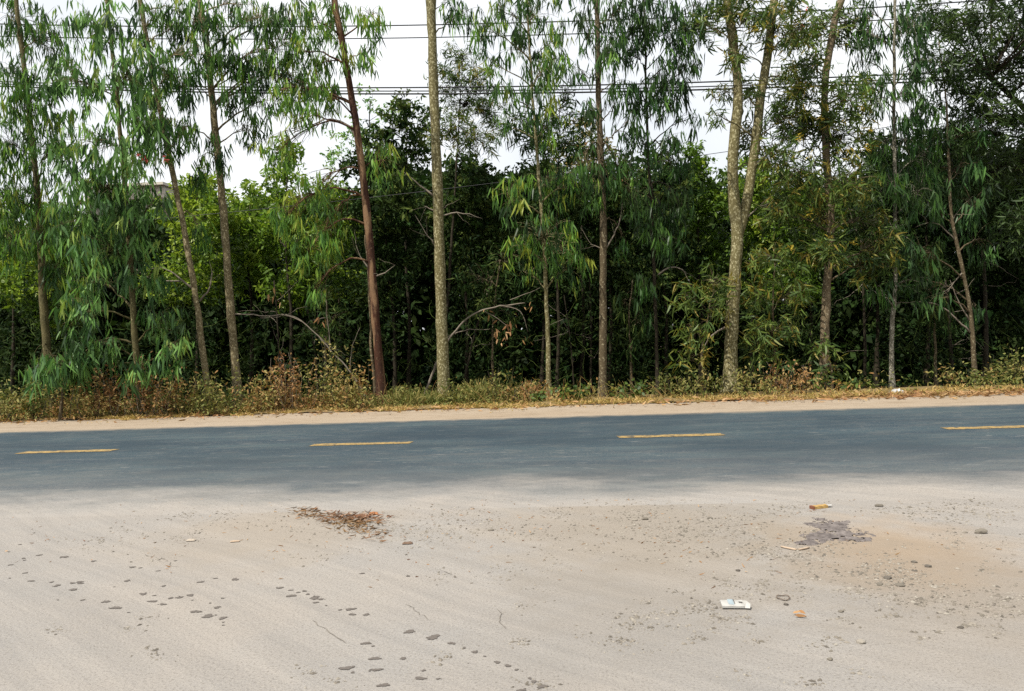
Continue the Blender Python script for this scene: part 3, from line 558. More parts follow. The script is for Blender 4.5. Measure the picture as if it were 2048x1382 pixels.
bg('blackish-green tree behind the thin grey tree', (1970, 1960), 23.5, [(1960, 310, 60, 50), (1930, 390, 60, 60), (2000, 400, 60, 60), (1960, 480, 70, 60), (1990, 560, 65, 50), (1930, 580, 50, 50)], L_DARK, 1.5, (.0, .7))
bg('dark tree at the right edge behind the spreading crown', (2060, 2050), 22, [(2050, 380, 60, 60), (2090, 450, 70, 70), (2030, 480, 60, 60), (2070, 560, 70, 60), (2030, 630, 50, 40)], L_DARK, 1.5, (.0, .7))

# leafless stems standing in the shade
GT = 'bare thin stems inside the wood'
for x0, x1, Z, yt, r, lab in [(905, 985, 21, 560, 6, 'bare stem leaning right beside the thickest trunk'), (1180, 1178, 23, 520, 6, 'bare stem in the dark just left of the slim speckled trunk'),
        (1730, 1722, 22, 480, 7, 'bare stem between the blossoming acacia and the whitish trunk'), (1905, 1890, 21.5, 560, 9, 'dim bare stem left of the thin grey tree'),
        (1972, 1966, 20.5, 500, 11, 'olive bare stem just right of the thin grey tree'), (560, 548, 22, 560, 5, 'bare stem between the straight brown trunk and the red-brown trunk'), (1150, 1128, 22, 590, 4, 'bare stem close right of the slender young eucalyptus'),
        (640, 610, 20, 600, 4, 'leaning bare stem left of the red-brown trunk')]:
    t = empty('bare_stem', (0, 0, 0)); l = trunk_line([(x0, 790), ((x0 + x1) / 2 + 3, (790 + yt) / 2), (x1, yt)], Z); b = np.array([l[0][0], l[0][1], 0]); t.location = b
    tag(t, lab, 'tree', GT); g = Geo(); g.tube(l, np.linspace(r, r * .5, len(l)) * .5 * Z / F_PX, 6); g.build('trunk', BK_DARK, t, b)  # darkest bark chosen so the stems carry the shade in their colour
    g = Geo()
    for _ in range(5):
        i = rng.integers(len(l) // 3, len(l)); d = norm(rng.normal(size=3) + np.array([0, 0, .6])); q = l[i] + np.cumsum(np.tile(d * .16, (6, 1)) + rng.normal(size=(6, 3)) * .04, 0)
        g.tube(np.concatenate([l[i:i + 1], q]), np.linspace(.01, .002, 7), 4)
    g.build('branch', M_TWIG, t, b)

# the far wood reads as one mass
g = Geo(); n = 170000
prof_x = [-200, 0, 100, 350, 400, 520, 570, 690, 760, 860, 1000, 1100, 1250, 1330, 1400, 1440, 1490, 1650, 1750, 1850, 1950, 2048, 2300]
prof_y = [430, 440, 450, 400, 390, 410, 390, 400, 350, 340, 350, 350, 360, 350, 350, 370, 370, 380, 340, 320, 300, 300, 300]
px = rng.uniform(-250, 2300, n); Zs = rng.uniform(27, 35, n); tp = np.interp(px, prof_x, prof_y) + 14 * np.sin(px * .045) + 9 * np.sin(px * .13 + 1)
py = tp + (800 - tp) * rng.uniform(0, 1, n) ** 1.0
P = CAM + (fw + RI * ((px - CX) / F_PX)[:, None] - UP * ((py - CY) / F_PX)[:, None]) * Zs[:, None]
P[:, 2] = np.maximum(P[:, 2], -.72)
leaves(g, P, rng.normal(size=(n, 3)) + np.array([0, 0, -.3]), rng.uniform(.26, .46, n), rng.uniform(.15, .26, n), rng.uniform(0, .8, n), .1, .1, True)
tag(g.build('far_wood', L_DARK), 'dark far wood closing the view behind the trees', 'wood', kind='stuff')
# low undergrowth in the shade
g = Geo(); n = 60000
px = rng.uniform(-200, 2250, n); Zs = rng.uniform(19.3, 27, n)
py = 800 - rng.uniform(0, 1, n) ** 1.4 * 330
P = CAM + (fw + RI * ((px - CX) / F_PX)[:, None] - UP * ((py - CY) / F_PX)[:, None]) * Zs[:, None]; P[:, 2] = np.maximum(P[:, 2], -.7)
keep = (np.sin(px * .021) + np.sin(px * .05 + py * .02) + rng.normal(size=n) * .5) > -.3
P = P[keep]; n = len(P)
leaves(g, P, rng.normal(size=(n, 3)) + np.array([0, 0, -.2]), rng.uniform(.09, .2, n), rng.uniform(.03, .06, n), rng.uniform(.0, .6, n), .2, .1, True)  # low tints paint the undergrowth as deeply shaded
for _ in range(420):
    a = at(rng.uniform(-50, 2100), rng.uniform(640, 800), rng.uniform(19, 24)); d = norm(rng.normal(size=3) * np.array([1, .5, .6]) + np.array([0, 0, .5]))
    q = a + np.cumsum(np.tile(d * .16, (7, 1)) + rng.normal(size=(7, 3)) * .05, 0); g.tube(q, np.linspace(.008, .002, 7), 3, .95)
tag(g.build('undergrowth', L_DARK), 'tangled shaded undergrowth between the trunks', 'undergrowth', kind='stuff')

# ------------------------------------------------------------------ verge plants
def clump(name, label, cat, px, py, w, h, Z, lm, n, kind='bush', tint=(0, 1), group=None):
    b = at(px, py, Z); b[2] = 0.02; m = Z / F_PX; root = empty(name, b); tag(root, label, cat, group)
    W_, H_ = w * m * .5, h * m; gs = Geo(); gl = Geo()
    if kind == 'grass':
        a = b + np.stack([rng.normal(size=n) * W_ * .55, rng.normal(size=n) * W_ * .3, np.zeros(n)], -1)
        D = rng.normal(size=(n, 3)) * np.array([.4, .4, .1]) + np.array([0, 0, 1])
        leaves(gl, a, D, rng.uniform(.5, 1.15, n) * H_, .018, rng.uniform(*tint, n), .15, .35)
        gl.build('blades', lm, root, b); return root
    ns = max(8, int(w / 5))
    for _ in range(ns):
        a = b + np.array([rng.uniform(-1, 1) * W_ * .75, rng.normal() * W_ * .3, 0]); hh = H_ * rng.uniform(.45, 1.05)
        tipv = a + np.array([rng.normal() * .18, rng.normal() * .15, hh]); t = np.linspace(0, 1, 6)[:, None]
        q = a + (tipv - a) * t + np.array([rng.normal() * .08, rng.normal() * .05, 0]) * np.sin(t * math.pi)
        gs.tube(q, np.linspace(.006, .002, 6), 3)
        nl = max(4, n // ns); ti = rng.uniform(.15, 1, nl); P = a + (tipv - a) * ti[:, None] + rng.normal(size=(nl, 3)) * .07
        leaves(gl, P, rng.normal(size=(nl, 3)) + np.array([0, 0, .1]), rng.uniform(.05, .12, nl), rng.uniform(.025, .05, nl), np.clip(rng.uniform(*tint) + rng.normal(size=nl) * .15, 0, 1), .15, .25)
    gs.build('stems', M_TWIGD if lm is not L_DRY else M_TWIG, root, b); gl.build('foliage', lm, root, b); return root
GW = 'weed bushes on the verge'
for (px, py, w, h, Z, lm, n, tint, lab) in [
    (20, 838, 110, 75, 17.3, L_WEED, 420, (0, .6), 'green weed bush at the far left end of the verge'),
    (85, 835, 100, 95, 17.5, L_WEED, 450, (0, .5), 'leafy green weed bush at the foot of the mossy leftmost trunk'),
    (160, 832, 110, 85, 17.3, L_WEED, 420, (.3, .9), 'olive-brown weed bush just right of the mossy leftmost trunk'),
    (225, 828, 100, 110, 17.5, L_DRY, 460, (.2, .9), 'tall brown dry bush in front of the hanging blue-green leaves'),
    (300, 826, 110, 95, 17.2, L_DRY, 460, (0, .7), 'red-brown dry bush left of the thin pale-spotted trunk'),
    (365, 824, 90, 80, 17.4, L_WEED, 380, (.2, .9), 'olive weed bush at the left foot of the thin pale-spotted trunk'),
    (440, 822, 100, 70, 17.1, L_WEED, 400, (.1, .8), 'olive weed bush between the thin spotted trunk and the straight brown trunk'),
    (520, 818, 100, 80, 17.3, L_WEED, 420, (.2, 1.), 'brown-tipped weed bush right of the straight brown trunk'),
    (590, 816, 110, 105, 17.5, L_DRY, 460, (.1, .9), 'tall rusty weed bush below the bright hanging leaves'),
    (650, 814, 100, 120, 17.7, L_WEED, 470, (0, .7), 'tallest green weed bush left of the red-brown trunk'),
    (705, 814, 90, 80, 17.2, L_WEED, 420, (.4, 1.), 'yellowed weed bush at the left foot of the red-brown trunk'),
    (920, 802, 70, 60, 17.6, L_WEED, 300, (.0, .6), 'green weed bush at the right foot of the thickest trunk'),
    (1010, 800, 90, 85, 17.5, L_WEED, 360, (.1, .8), 'seedy weed bush between the thickest trunk and the young eucalyptus'),
    (1060, 800, 60, 60, 17.4, L_DRY, 260, (.3, 1.), 'small brown weed bush close left of the young eucalyptus'),
    (1340, 792, 80, 60, 17.6, L_WEED, 320, (.0, .5), 'green weed bush at the foot of the thin dark eucalyptus'),
    (1400, 790, 90, 80, 17.3, L_WEED, 380, (.0, .6), 'broad-leaved weed bush at the left foot of the forked acacia'),
    (1500, 788, 100, 70, 17.4, L_WEED, 380, (.1, .9), 'olive weed bush at the right foot of the forked acacia'),
    (1580, 787, 100, 80, 17.4, L_DRY, 380, (.2, 1.), 'brown weed bush left of the blossoming acacia'),
    (1930, 782, 90, 55, 17.7, L_WEED, 320, (.1, .9), 'low weed bush at the foot of the thin grey tree'),
    (2000, 780, 80, 75, 17.6, L_WEED, 330, (.0, .6), 'green weed bush right of the thin grey tree'),
    (2050, 778, 80, 95, 17.4, L_WEED, 360, (.1, .7), 'tall weed bush cut by the right edge of the photo')]:
    clump('weed_bush', lab, 'bush', px, py, w, h * (.8 if px > 780 else 1.12), Z, lm, int(n * (.9 if px > 780 else 1.5)), 'bush', tint, GW)
GG = 'tall green grass clumps on the verge'
for (px, py, w, h, Z, n, lab) in [(812, 808, 80, 60, 17.4, 170, 'dark green grass clump right of the red-brown trunk'), (860, 806, 60, 50, 17.5, 140, 'green grass clump at the left foot of the thickest trunk'),
        (960, 804, 80, 80, 17.6, 180, 'tallest grass clump right of the thickest trunk'), (1040, 800, 60, 70, 17.7, 120, 'thin grass clump left of the young eucalyptus')]:
    clump('grass_clump', lab, 'grass', px, py, w, h, Z, L_WEED, n, 'grass', (0, .8), GG)
GP = 'low broad-leaved plants on the verge'
for (px, py, w, h, Z, lab) in [(1125, 800, 40, 35, 17.4, 'low broad-leaved plant right of the young eucalyptus'), (1080, 800, 30, 22, 17.3, 'low broad-leaved plant left of the young eucalyptus'), (1160, 798, 40, 26, 17.4, 'low broad-leaved plant left of the slim speckled trunk'), (1240, 797, 70, 30, 17.5, 'low silvery-leaved plant right of the slim speckled trunk'), (1280, 795, 50, 36, 17.6, 'low broad-leaved plant left of the thin dark eucalyptus'), (1700, 790, 60, 24, 17.6, 'low sprawling plant right of the blossoming acacia')]:
    b = at(px, py, Z); b[2] = .02; m = Z / F_PX; root = empty('low_plant', b); tag(root, lab, 'plant', GP); gs, gl = Geo(), Geo()
    for _ in range(9):
        tip = b + np.array([rng.normal() * w * m * .35, rng.normal() * .2, h * m * rng.uniform(.5, 1.1)]); gs.tube([b, (b + tip) / 2 + np.array([0, 0, .05]), tip], [.005, .004, .002], 4)
        nl = 6; leaves(gl, tip + (b - tip) * rng.uniform(0, .5, (nl, 1)) + rng.normal(size=(nl, 3)) * .03, rng.normal(size=(nl, 3)) + np.array([0, 0, .2]), rng.uniform(.09, .16, nl), rng.uniform(.05, .08, nl), rng.uniform(.3, 1, nl), .1, .35)
    gs.build('stems', M_TWIGD, root, b); gl.build('foliage', L_ACA, root, b)
# short dry grass fringe, weeds tangle and leaf litter: nobody could count them
g = Geo(); n = 26000
X = rng.uniform(-17, 17, n); edge = 16.5 + .16 * np.sin(X * .9) + .14 * np.sin(X * 2.3 + 1) + .12 * np.sin(X * 5.7 + .5) + .08 * np.sin(X * 13.1)
Y = edge + np.abs(rng.normal(size=n)) * .5 - .05; sp_ = rng.random(n) < .05; Y = np.where(sp_, edge - rng.random(n) ** 2 * .9 * (np.sin(X * 3.7) > -.2), Y)
hfall = np.clip(.55 + (Y - edge) * .5, .4, 1.0)
leaves(g, np.stack([X, Y, np.full(n, .01)], -1), rng.normal(size=(n, 3)) * np.array([.8, .8, .1]) + np.array([0, 0, .8]), rng.uniform(.08, .22, n) * hfall, .017, np.clip(rng.normal(.55, .25, n) - .1 * (Y - edge), 0, 1), .2, .3)
tag(g.build('verge_grass', L_GRASS), 'short straw-coloured grass along the edge of the sandy shoulder', 'grass', kind='stuff')
g = Geo(); n = 30000
X = rng.uniform(-17, 17, n); Y = rng.uniform(16.9, 18.6, n)
left = np.clip((1.0 - X) / 4, .04, 1) + .16 * ((X > 3.5) & (X < 6.6)) + .2 * (X > 8.5)
keep = rng.random(n) < left; X, Y = X[keep], Y[keep]; n = len(X)
Z = rng.uniform(.02, .45, n) * (.5 + .5 * np.sin(X * 2.1) ** 2) * np.clip((Y - 16.7) / .7, .1, 1)
leaves(g, np.stack([X, Y, Z], -1), rng.normal(size=(n, 3)), rng.uniform(.05, .12, n), rng.uniform(.025, .045, n), np.clip(.45 + .4 * np.sin(X * 1.1 + 2) + .15 * (X < -2) + rng.normal(size=n) * .25, 0, 1), .15, .2)
for _ in range(500):
    x = rng.uniform(-14, 2.5); a = np.array([x, rng.uniform(16.9, 18.3), .02]); d = rng.normal(size=3) * np.array([.7, .5, .2]) + np.array([0, 0, .9])
    t = np.linspace(0, 1, 6)[:, None]; L_ = rng.uniform(.3, .75); q = a + norm(d) * L_ * t + np.array([rng.normal() * .1, 0, -.25 * L_]) * t ** 2
    g.tube(q, np.linspace(.005, .002, 6), 3, rng.uniform(.6, 1))
tag(g.build('weeds', L_WEED), 'low tangled weeds and dry stalks covering the verge', 'weeds', kind='stuff')
g = Geo(); n = 1900
X = np.concatenate([rng.uniform(-14, 15, n // 2), rng.normal(7.2, 1.7, n // 2)]); Y = 16.3 + rng.normal(size=n) * .30
leaves(g, np.stack([X, Y, rng.uniform(.012, .05, n)], -1), rng.normal(size=(n, 3)) * np.array([1, 1, .12]) + np.array([0, 0, .08]), rng.uniform(.08, .2, n), rng.uniform(.02, .04, n), rng.uniform(.2, 1, n), .2, -.05)
tag(g.build('leaf_litter', L_DEAD), 'fallen orange-brown leaves along the grass edge of the shoulder', 'litter', kind='stuff')

# fallen branches in front of the wood
def fallen(label, lines, Z, rp, dead=()):
    g = Geo(); b = at(*lines[0][0], Z); b[2] = 0; root = empty('fallen_branch', b); tag(root, label, 'branch')
    for i, l in enumerate(lines):
        p = smooth_line([at(x, y, Z + .1 * i) for x, y in l], .12, .008)
        if i == 0: p[0][2] = -.03
        g.tube(p, np.linspace(rp[i], rp[i] * .35, len(p)) * Z / F_PX * .5, 6)
    g.build('stem', M_TWIG, root, b)
    if dead:
        gl = Geo()
        for x, y in dead:
            c = at(x, y, Z); n = 4; leaves(gl, c + rng.normal(size=(n, 3)) * .08, rng.normal(size=(n, 3)) * .5 + np.array([0, 0, -1]), rng.uniform(.1, .2, n), rng.uniform(.03, .06, n), rng.uniform(.2, 1, n), .2, .1)
        gl.build('dry_leaves', L_DEAD, root, b)
fallen('pale broken branch arching behind the thickest trunk with hanging dry leaves', [[(848, 790), (872, 730), (905, 670), (945, 630), (1000, 612), (1050, 606)], [(893, 675), (930, 660), (980, 658)], [(1000, 612), (1040, 622), (1056, 664)], [(965, 620), (1000, 640), (1020, 660)], [(1020, 600), (1060, 585), (1080, 575)]], 19.2, [6, 2.5, 2.5, 2, 2],
    [(980, 632), (995, 655), (1005, 668), (1012, 650), (1000, 680), (1030, 645), (1055, 670), (1060, 612)])
fallen('grey dead branch lying out to the right of the straight brown trunk', [[(735, 800), (700, 742), (660, 700), (630, 665), (585, 634), (520, 636)], [(660, 700), (655, 640), (652, 600)], [(700, 742), (705, 690), (720, 655)]], 18.7, [4, 2, 2], [(548, 585), (552, 600), (640, 640)])

# ------------------------------------------------------------------ wires, their poles, house
M_WIRE = Mat('black_cable').base((.02, .02, .022), .5, .3)
M_CONC = Mat('pole_concrete').base((.36, .35, .33), .9, .2)
def world_z(px, py, Y):
    d = ray(px, py); t = Y / d[1]; p = CAM + d * t; return p[0], p[2]
PX0, PX1 = -26.0, 26.0
WIRES = [(((307, 53), (700, 52), (1193, 40), (1553, 26)), 20.6, 0.016, 'highest cable above the trees'), (((307, 78), (700, 77), (1193, 65), (1655, 47)), 20.6, 0.014, 'second cable from the top'),
         (((335, 173), (700, 175), (1193, 168), (1690, 155)), 20.2, 0.018, 'upper of the three close cables'), (((335, 179), (700, 181), (1193, 176), (1740, 163)), 20.35, 0.015, 'middle of the three close cables'),
         (((335, 185), (700, 186), (1193, 181), (1792, 168)), 20.2, 0.021, 'thickest cable, lowest of the three close together'), (((0, 470), (352, 424), (495, 417), (700, 408)), 20.9, .008, 'low thin cable in front of the yellow-green bushes'),]
ends = []
for pts, Y, r, lab in WIRES:
    xz = np.array([world_z(x, y, Y) for x, y in pts]); s = .0018
    A_ = np.stack([xz[:, 0], np.ones(len(xz))], -1); co = np.linalg.lstsq(A_, xz[:, 1] - s * xz[:, 0] ** 2, rcond=None)[0]
    xs = np.linspace(PX0, PX1, 60); zs = s * xs ** 2 + co[0] * xs + co[1]
    g = Geo(); g.tube(np.stack([xs, np.full(60, Y), zs], -1), r, 5); ends.append((Y, zs[0], zs[-1]))
    tag(g.build('power_cable', M_WIRE), 'black overhead cable: ' + lab, 'cable', 'overhead cables running along the row of trees')
for sd, X, lab in ((0, PX0, 'concrete power pole beyond the left end of the row'), (1, PX1, 'concrete power pole beyond the right end of the row')):
    root = empty('power_pole', (X, 20.4, 0)); tag(root, lab, 'pole', 'power poles'); zt = max(e[1 + sd] for e in ends) + .6
    g = Geo(); g.tube([(0, 0, -.5), (0, 0, zt * .5), (0, 0, zt)], [.17, .14, .10], 10); g.build('post', M_CONC, root)
    for (Y, z0, z1) in ends:
        z = (z0, z1)[sd]; g = Geo(); g.tube([(0, 0, z - .06), (0, Y - 20.4, z - .06), (0, Y - 20.4, z)], [.03, .03, .03], 6); g.build('bracket', M_CONC, root)

def box(g, lo, hi):
    (x0, y0, z0), (x1, y1, z1) = lo, hi
    V = [(x0, y0, z0), (x1, y0, z0), (x1, y1, z0), (x0, y1, z0), (x0, y0, z1), (x1, y0, z1), (x1, y1, z1), (x0, y1, z1)]
    g.add(V, [np.array([[0, 3, 2, 1], [4, 5, 6, 7], [0, 1, 5, 4], [1, 2, 6, 5], [2, 3, 7, 6], [3, 0, 4, 7]])])
M_WALL = Mat('cream_plaster').base((.72, .66, .55), .9, .2); M_ROOF = Mat('dark_roof_sheet').base((.10, .06, .05), .7, .3); M_GLASS = Mat('dark_glass').base((.03, .04, .05), .15, .5)
hb = at(300, 385, 40); root = empty('house', (hb[0], hb[1], 0)); tag(root, 'cream house wall glimpsed through the leaves at the left', 'house')
zt = hb[2] + .30; g = Geo(); box(g, (-3.4, 0, -.1), (.72, 6, zt)); g.build('wall', M_WALL, root, smooth=False)
g = Geo(); box(g, (-3.6, -.35, zt + .003), (.86, 6.2, zt + .14)); g.build('roof', M_WALL, root, smooth=False)
g = Geo(); box(g, (-3.6, -.5, zt - .75), (.9, -.003, zt - .66)); g.build('canopy', M_ROOF, root, smooth=False)
for wx in (-2.6, -.6):
    for wz in (1.2, 4.4):
        g = Geo(); box(g, (wx, -.03, wz), (wx + .9, .05, wz + 1.3)); g.build('window', M_GLASS, root, smooth=False)

# ------------------------------------------------------------------ things lying on the yard
M_WET = Mat('wet_ground').base((.135, .118, .104), .8, .2)
C1 = [(135, 622, 30), (140, 633, 22), (60, 660, 30), (145, 706, 28), (180, 752, 42), (225, 604, 36), (370, 614, 50), (535, 639, 30), (760, 673, 40), (805, 677, 24), (908, 694, 26), (1005, 636, 22), (328, 778, 44), (415, 764, 40), (458, 757, 40), (460, 766, 38), (418, 802, 60), (295, 759, 28), (728, 751, 38), (1150, 758, 40), (1235, 737, 28), (1348, 743, 50), (938, 781, 28), (655, 786, 14), (820, 827, 50), (885, 836, 24), (1090, 834, 54), (1028, 847, 50), (980, 850, 34), (875, 869, 56), (935, 886, 48), (1103, 862, 18), (1275, 851, 26), (1245, 904, 44), (1122, 928, 62), (1192, 954, 76), (1277, 965, 52), (608, 871, 46), (665, 906, 64), (736, 933, 20), (475, 861, 28), (332, 861, 16), (1605, 792, 44), (1666, 805, 30), (1745, 810, 36), (1672, 837, 58), (1710, 818, 26), (1805, 849, 66), (1840, 857, 40), (1810, 876, 40), (1765, 828, 30), (1870, 893, 18), (1280, 1006, 20), (1205, 879, 20), (55, 736, 20), (115, 543, 26), (1950, 918, 28), (1280, 989, 18), (50, 585, 18)]
C2 = [(60, 914, 62), (70, 944, 42), (152, 945, 44), (400, 1043, 76), (535, 1075, 80), (150, 1110, 60), (640, 1110, 46), (190, 1126, 22), (712, 1136, 24), (772, 1160, 48), (830, 1184, 20), (200, 1197, 66), (362, 1197, 46), (208, 1262, 70), (35, 1253, 84), (480, 1266, 28), (903, 1219, 38), (963, 1239, 44), (1012, 1262, 30), (460, 1311, 68), (562, 1314, 30), (250, 1350, 76), (1088, 1311, 30), (1112, 1330, 40), (1160, 1358, 68), (1040, 1380, 60), (72, 1278, 30), (128, 709, 32), (390, 724, 30)]
kk = 2.867
for px, py, wd in [(x / kk, 900 + y / kk, w_ / kk) for x, y, w_ in C1] + [(680 + x / kk, 900 + y / kk, w_ / kk) for x, y, w_ in C2]:
    c0 = ground(px, py); Zd = np.dot(c0 - CAM, fw); R = wd * .43 * Zd / F_PX
    n = 34; an = np.linspace(0, 2 * math.pi, n, endpoint=False); ph = rng.uniform(0, 6.28, 4)
    rr = R * (1 + .22 * np.sin(2 * an + ph[0]) + .16 * np.sin(3 * an + ph[1]) + .13 * np.sin(5 * an + ph[2]) + .11 * np.sin(9 * an + ph[3])); st = rng.uniform(.6, .95)
    V = np.stack([c0[0] + rr * np.cos(an), c0[1] + rr * np.sin(an) * st, np.full(n, .003)], -1)
    g = Geo(); g.add(V, [np.arange(n)[None, :]])
    if rng.random() < .5:                                  # a satellite drop
        q = rng.uniform(0, 6.28); V2 = np.stack([c0[0] + R * 1.4 * math.cos(q) + .25 * R * np.cos(an[::2]), c0[1] + R * math.sin(q) + .2 * R * np.sin(an[::2]), np.full(17, .003)], -1); g.add(V2, [np.arange(17)[None, :]])
    g.build('wet_spot', M_WET, YARD)
M_CRACK = Mat('crack_dirt').base((.20, .18, .155), .9, .1)
for pts in [[(290, 1108), (303, 1112), (315, 1116), (335, 1122), (345, 1132), (358, 1133)], [(625, 1240), (640, 1250), (655, 1262), (672, 1272), (690, 1285)], [(810, 1208), (822, 1212), (832, 1222), (840, 1228), (855, 1238)], [(880, 1140), (895, 1145), (905, 1149)], [(994, 1217), (1000, 1230), (1000, 1245), (1012, 1257)]]:
    P = smooth_line([ground(x, y, .004) for x, y in pts], .03, 0); P[1:-1, :2] += rng.normal(size=(len(P) - 2, 2)) * .006
    wd = rng.uniform(.001, .0032, len(P)); wd[0] = wd[-1] = .001; o_ = np.stack([wd, np.full(len(P), .3) * wd, np.zeros(len(P))], -1)
    V = np.concatenate([P - o_, P + o_]); q = np.arange(len(P) - 1); n = len(P); g = Geo(); g.add(V, [np.stack([q, q + 1, q + n + 1, q + n], -1)]); g.build('crack', M_CRACK, YARD)

OCT = np.array([(1, 0, 0), (-1, 0, 0), (0, 1, 0), (0, -1, 0), (0, 0, 1), (0, 0, -1)], float)
OCF = np.array([[0, 2, 4], [2, 1, 4], [1, 3, 4], [3, 0, 4], [2, 0, 5], [1, 2, 5], [3, 1, 5], [0, 3, 5]])
k = Mat('gravel_stone'); a = k.n('Attribute', attribute_name='tint')
M_GRAVEL = k.base(k.ramp(a.outputs['Fac'], [(0, (.10, .088, .075)), (.3, (.18, .16, .13)), (.65, (.26, .23, .19)), (1, (.36, .33, .28))]), .9, .2)
def stones(g, P, R, tint):
    n = len(P); ang = rng.uniform(0, 6.28, n); V = OCT[None] * rng.uniform(.6, 1.15, (n, 6, 1)) * np.array([1.2, .85, .6]) * R[:, None, None]
    c_, s_ = np.cos(ang)[:, None], np.sin(ang)[:, None]
    V = np.stack([V[..., 0] * c_ - V[..., 1] * s_, V[..., 0] * s_ + V[..., 1] * c_, V[..., 2]], -1) + P[:, None, :]
    i = np.arange(n)[:, None, None] * 6; g.add(V.reshape(-1, 3), [(i + OCF[None]).reshape(-1, 3)], np.repeat(tint, 6))
GBL = [(500, 1035, 220, 28, 300), (700, 1050, 160, 30, 300), (950, 1050, 180, 38, 420), (1180, 1045, 170, 40, 460), (1400, 1060, 190, 48, 800), (1600, 1110, 200, 40, 600), (1750, 1160, 170, 40, 560), (1900, 1190, 150, 45, 420), (1950, 1060, 130, 60, 300), (1420, 1200, 120, 40, 260), (1330, 1250, 170, 40, 220), (1500, 1020, 300, 22, 300), (1900, 1015, 160, 14, 260), (1200, 1290, 130, 18, 70), (1060, 1140, 70, 14, 60), (220, 1080, 130, 12, 70), (380, 1078, 40, 8, 50), (1700, 1280, 300, 90, 160), (1000, 1200, 700, 150, 240), (500, 1180, 500, 140, 120), (1990, 1240, 80, 40, 120), (850, 1075, 60, 14, 90)]
g = Geo(); PP = []
for cx, cy, rx, ry, n in GBL:
    nc = max(3, n // 14); cc = rng.normal(size=(nc, 2)) * np.array([rx * .55, ry * .6]) + np.array([cx, cy]); pick = rng.integers(0, nc, int(2.2 * n))
    jit = rng.normal(size=(len(pick), 2)) * np.array([16, 5]) * rng.uniform(.4, 2.2, (len(pick), 1))
    for x, y in cc[pick] + jit:
        if y > 992 and -60 < x < 2110: PP.append(ground(x, y, .0))
PP = np.array(PP); R = np.clip(rng.lognormal(-5.35, .62, len(PP)), .0025, .015); PP[:, 2] = R * .08
stones(g, PP, R, rng.uniform(0.05, 1, len(PP)))
tag(g.build('gravel', M_GRAVEL, smooth=False), 'loose gravel scattered over the dusty yard beside the road', 'gravel', kind='stuff')
# twigs, leaf crumbs
g = Geo(); n = 480
pp = np.array([ground(x, y, .005) for x, y in zip(rng.normal(1000, 560, n), np.clip(rng.normal(1060, 45, n), 1000, 1250))])
leaves(g, pp, rng.normal(size=(n, 3)) * np.array([1, 1, .08]), rng.uniform(.015, .05, n), rng.uniform(.004, .009, n), rng.uniform(0, .9, n), .3, -.1)
tag(g.build('plant_debris', L_DEAD), 'broken straw and leaf crumbs strewn over the gravel', 'debris', kind='stuff')
def rock(px, py, wd, lab, tone):
    c0 = ground(px, py); R = wd * .5 * np.dot(c0 - CAM, fw) / F_PX
    me = bpy.data.meshes.new('stone'); import bmesh
    bm = bmesh.new(); bmesh.ops.create_icosphere(bm, subdivisions=2, radius=1)
    sd = Vector(rng.uniform(0, 50, 3))
    for v_ in bm.verts:
        d = 1 + .5 * mnoise.noise(v_.co * 1.1 + sd) + .15 * mnoise.noise(v_.co * 3 + sd); v_.co = Vector((v_.co.x * d * R * 1.1, v_.co.y * d * R * .8, v_.co.z * d * R * .55))
    bm.to_mesh(me); bm.free(); a = me.attributes.new('tint', 'FLOAT', 'POINT'); a.data.foreach_set('value', np.full(len(me.vertices), tone, 'f4'))
    o = link('stone', me, None, (c0[0], c0[1], R * .25), [M_GRAVEL]); tag(o, lab, 'stone', 'larger stones on the dusty yard')
for a_ in [(1962, 1066, 22, 'brownish flat stone on the sandy ground at the right edge', .35), (1856, 1134, 12, 'dark pebble in the gravel right of the dark patch', .1), (1828, 1125, 11, 'stone at the edge of the orange sandy patch', .2), (1776, 1157, 14, 'dark stone half buried in the gravel line below the dark patch', .1), (1800, 1172, 16, 'brown stone at the right end of the gravel line', .25), (1758, 1170, 13, 'small brown stone just left of the gravel line end', .3), (1476, 1142, 9, 'single dark pebble above the white packet', .0), (1572, 1210, 9, 'dark pebble just below the wire ring', .0), (1682, 1224, 10, 'grey pebble alone right of the curled leaf', .35), (1722, 1286, 17, 'pale stone low in the right foreground', .8), (1672, 1290, 7, 'white pebble left of the pale stone', 1.), (1922, 1256, 11, 'dark stone near the right edge of the yard', .05), (1290, 1039, 13, 'stone in the gravel right of centre near the road', .3), (1420, 1038, 11, 'brown stone in the gravel left of the yellow packet', .2), (982, 1061, 10, 'grey stone in the middle of the gravel strip', .45), (1140, 1100, 10, 'pale yellowish stone at the lower edge of the gravel strip', .75), (1930, 1066, 9, 'small stone left of the brownish flat stone', .55), (1758, 1013, 14, 'greenish-grey stone beside the road, right of the yellow packet', .25), (1660, 1320, 12, 'low grey stone in the lower right of the yard', .3), (1270, 1041, 9, 'pale stone next to the larger stone right of centre', .7)]:
    rock(*a_)

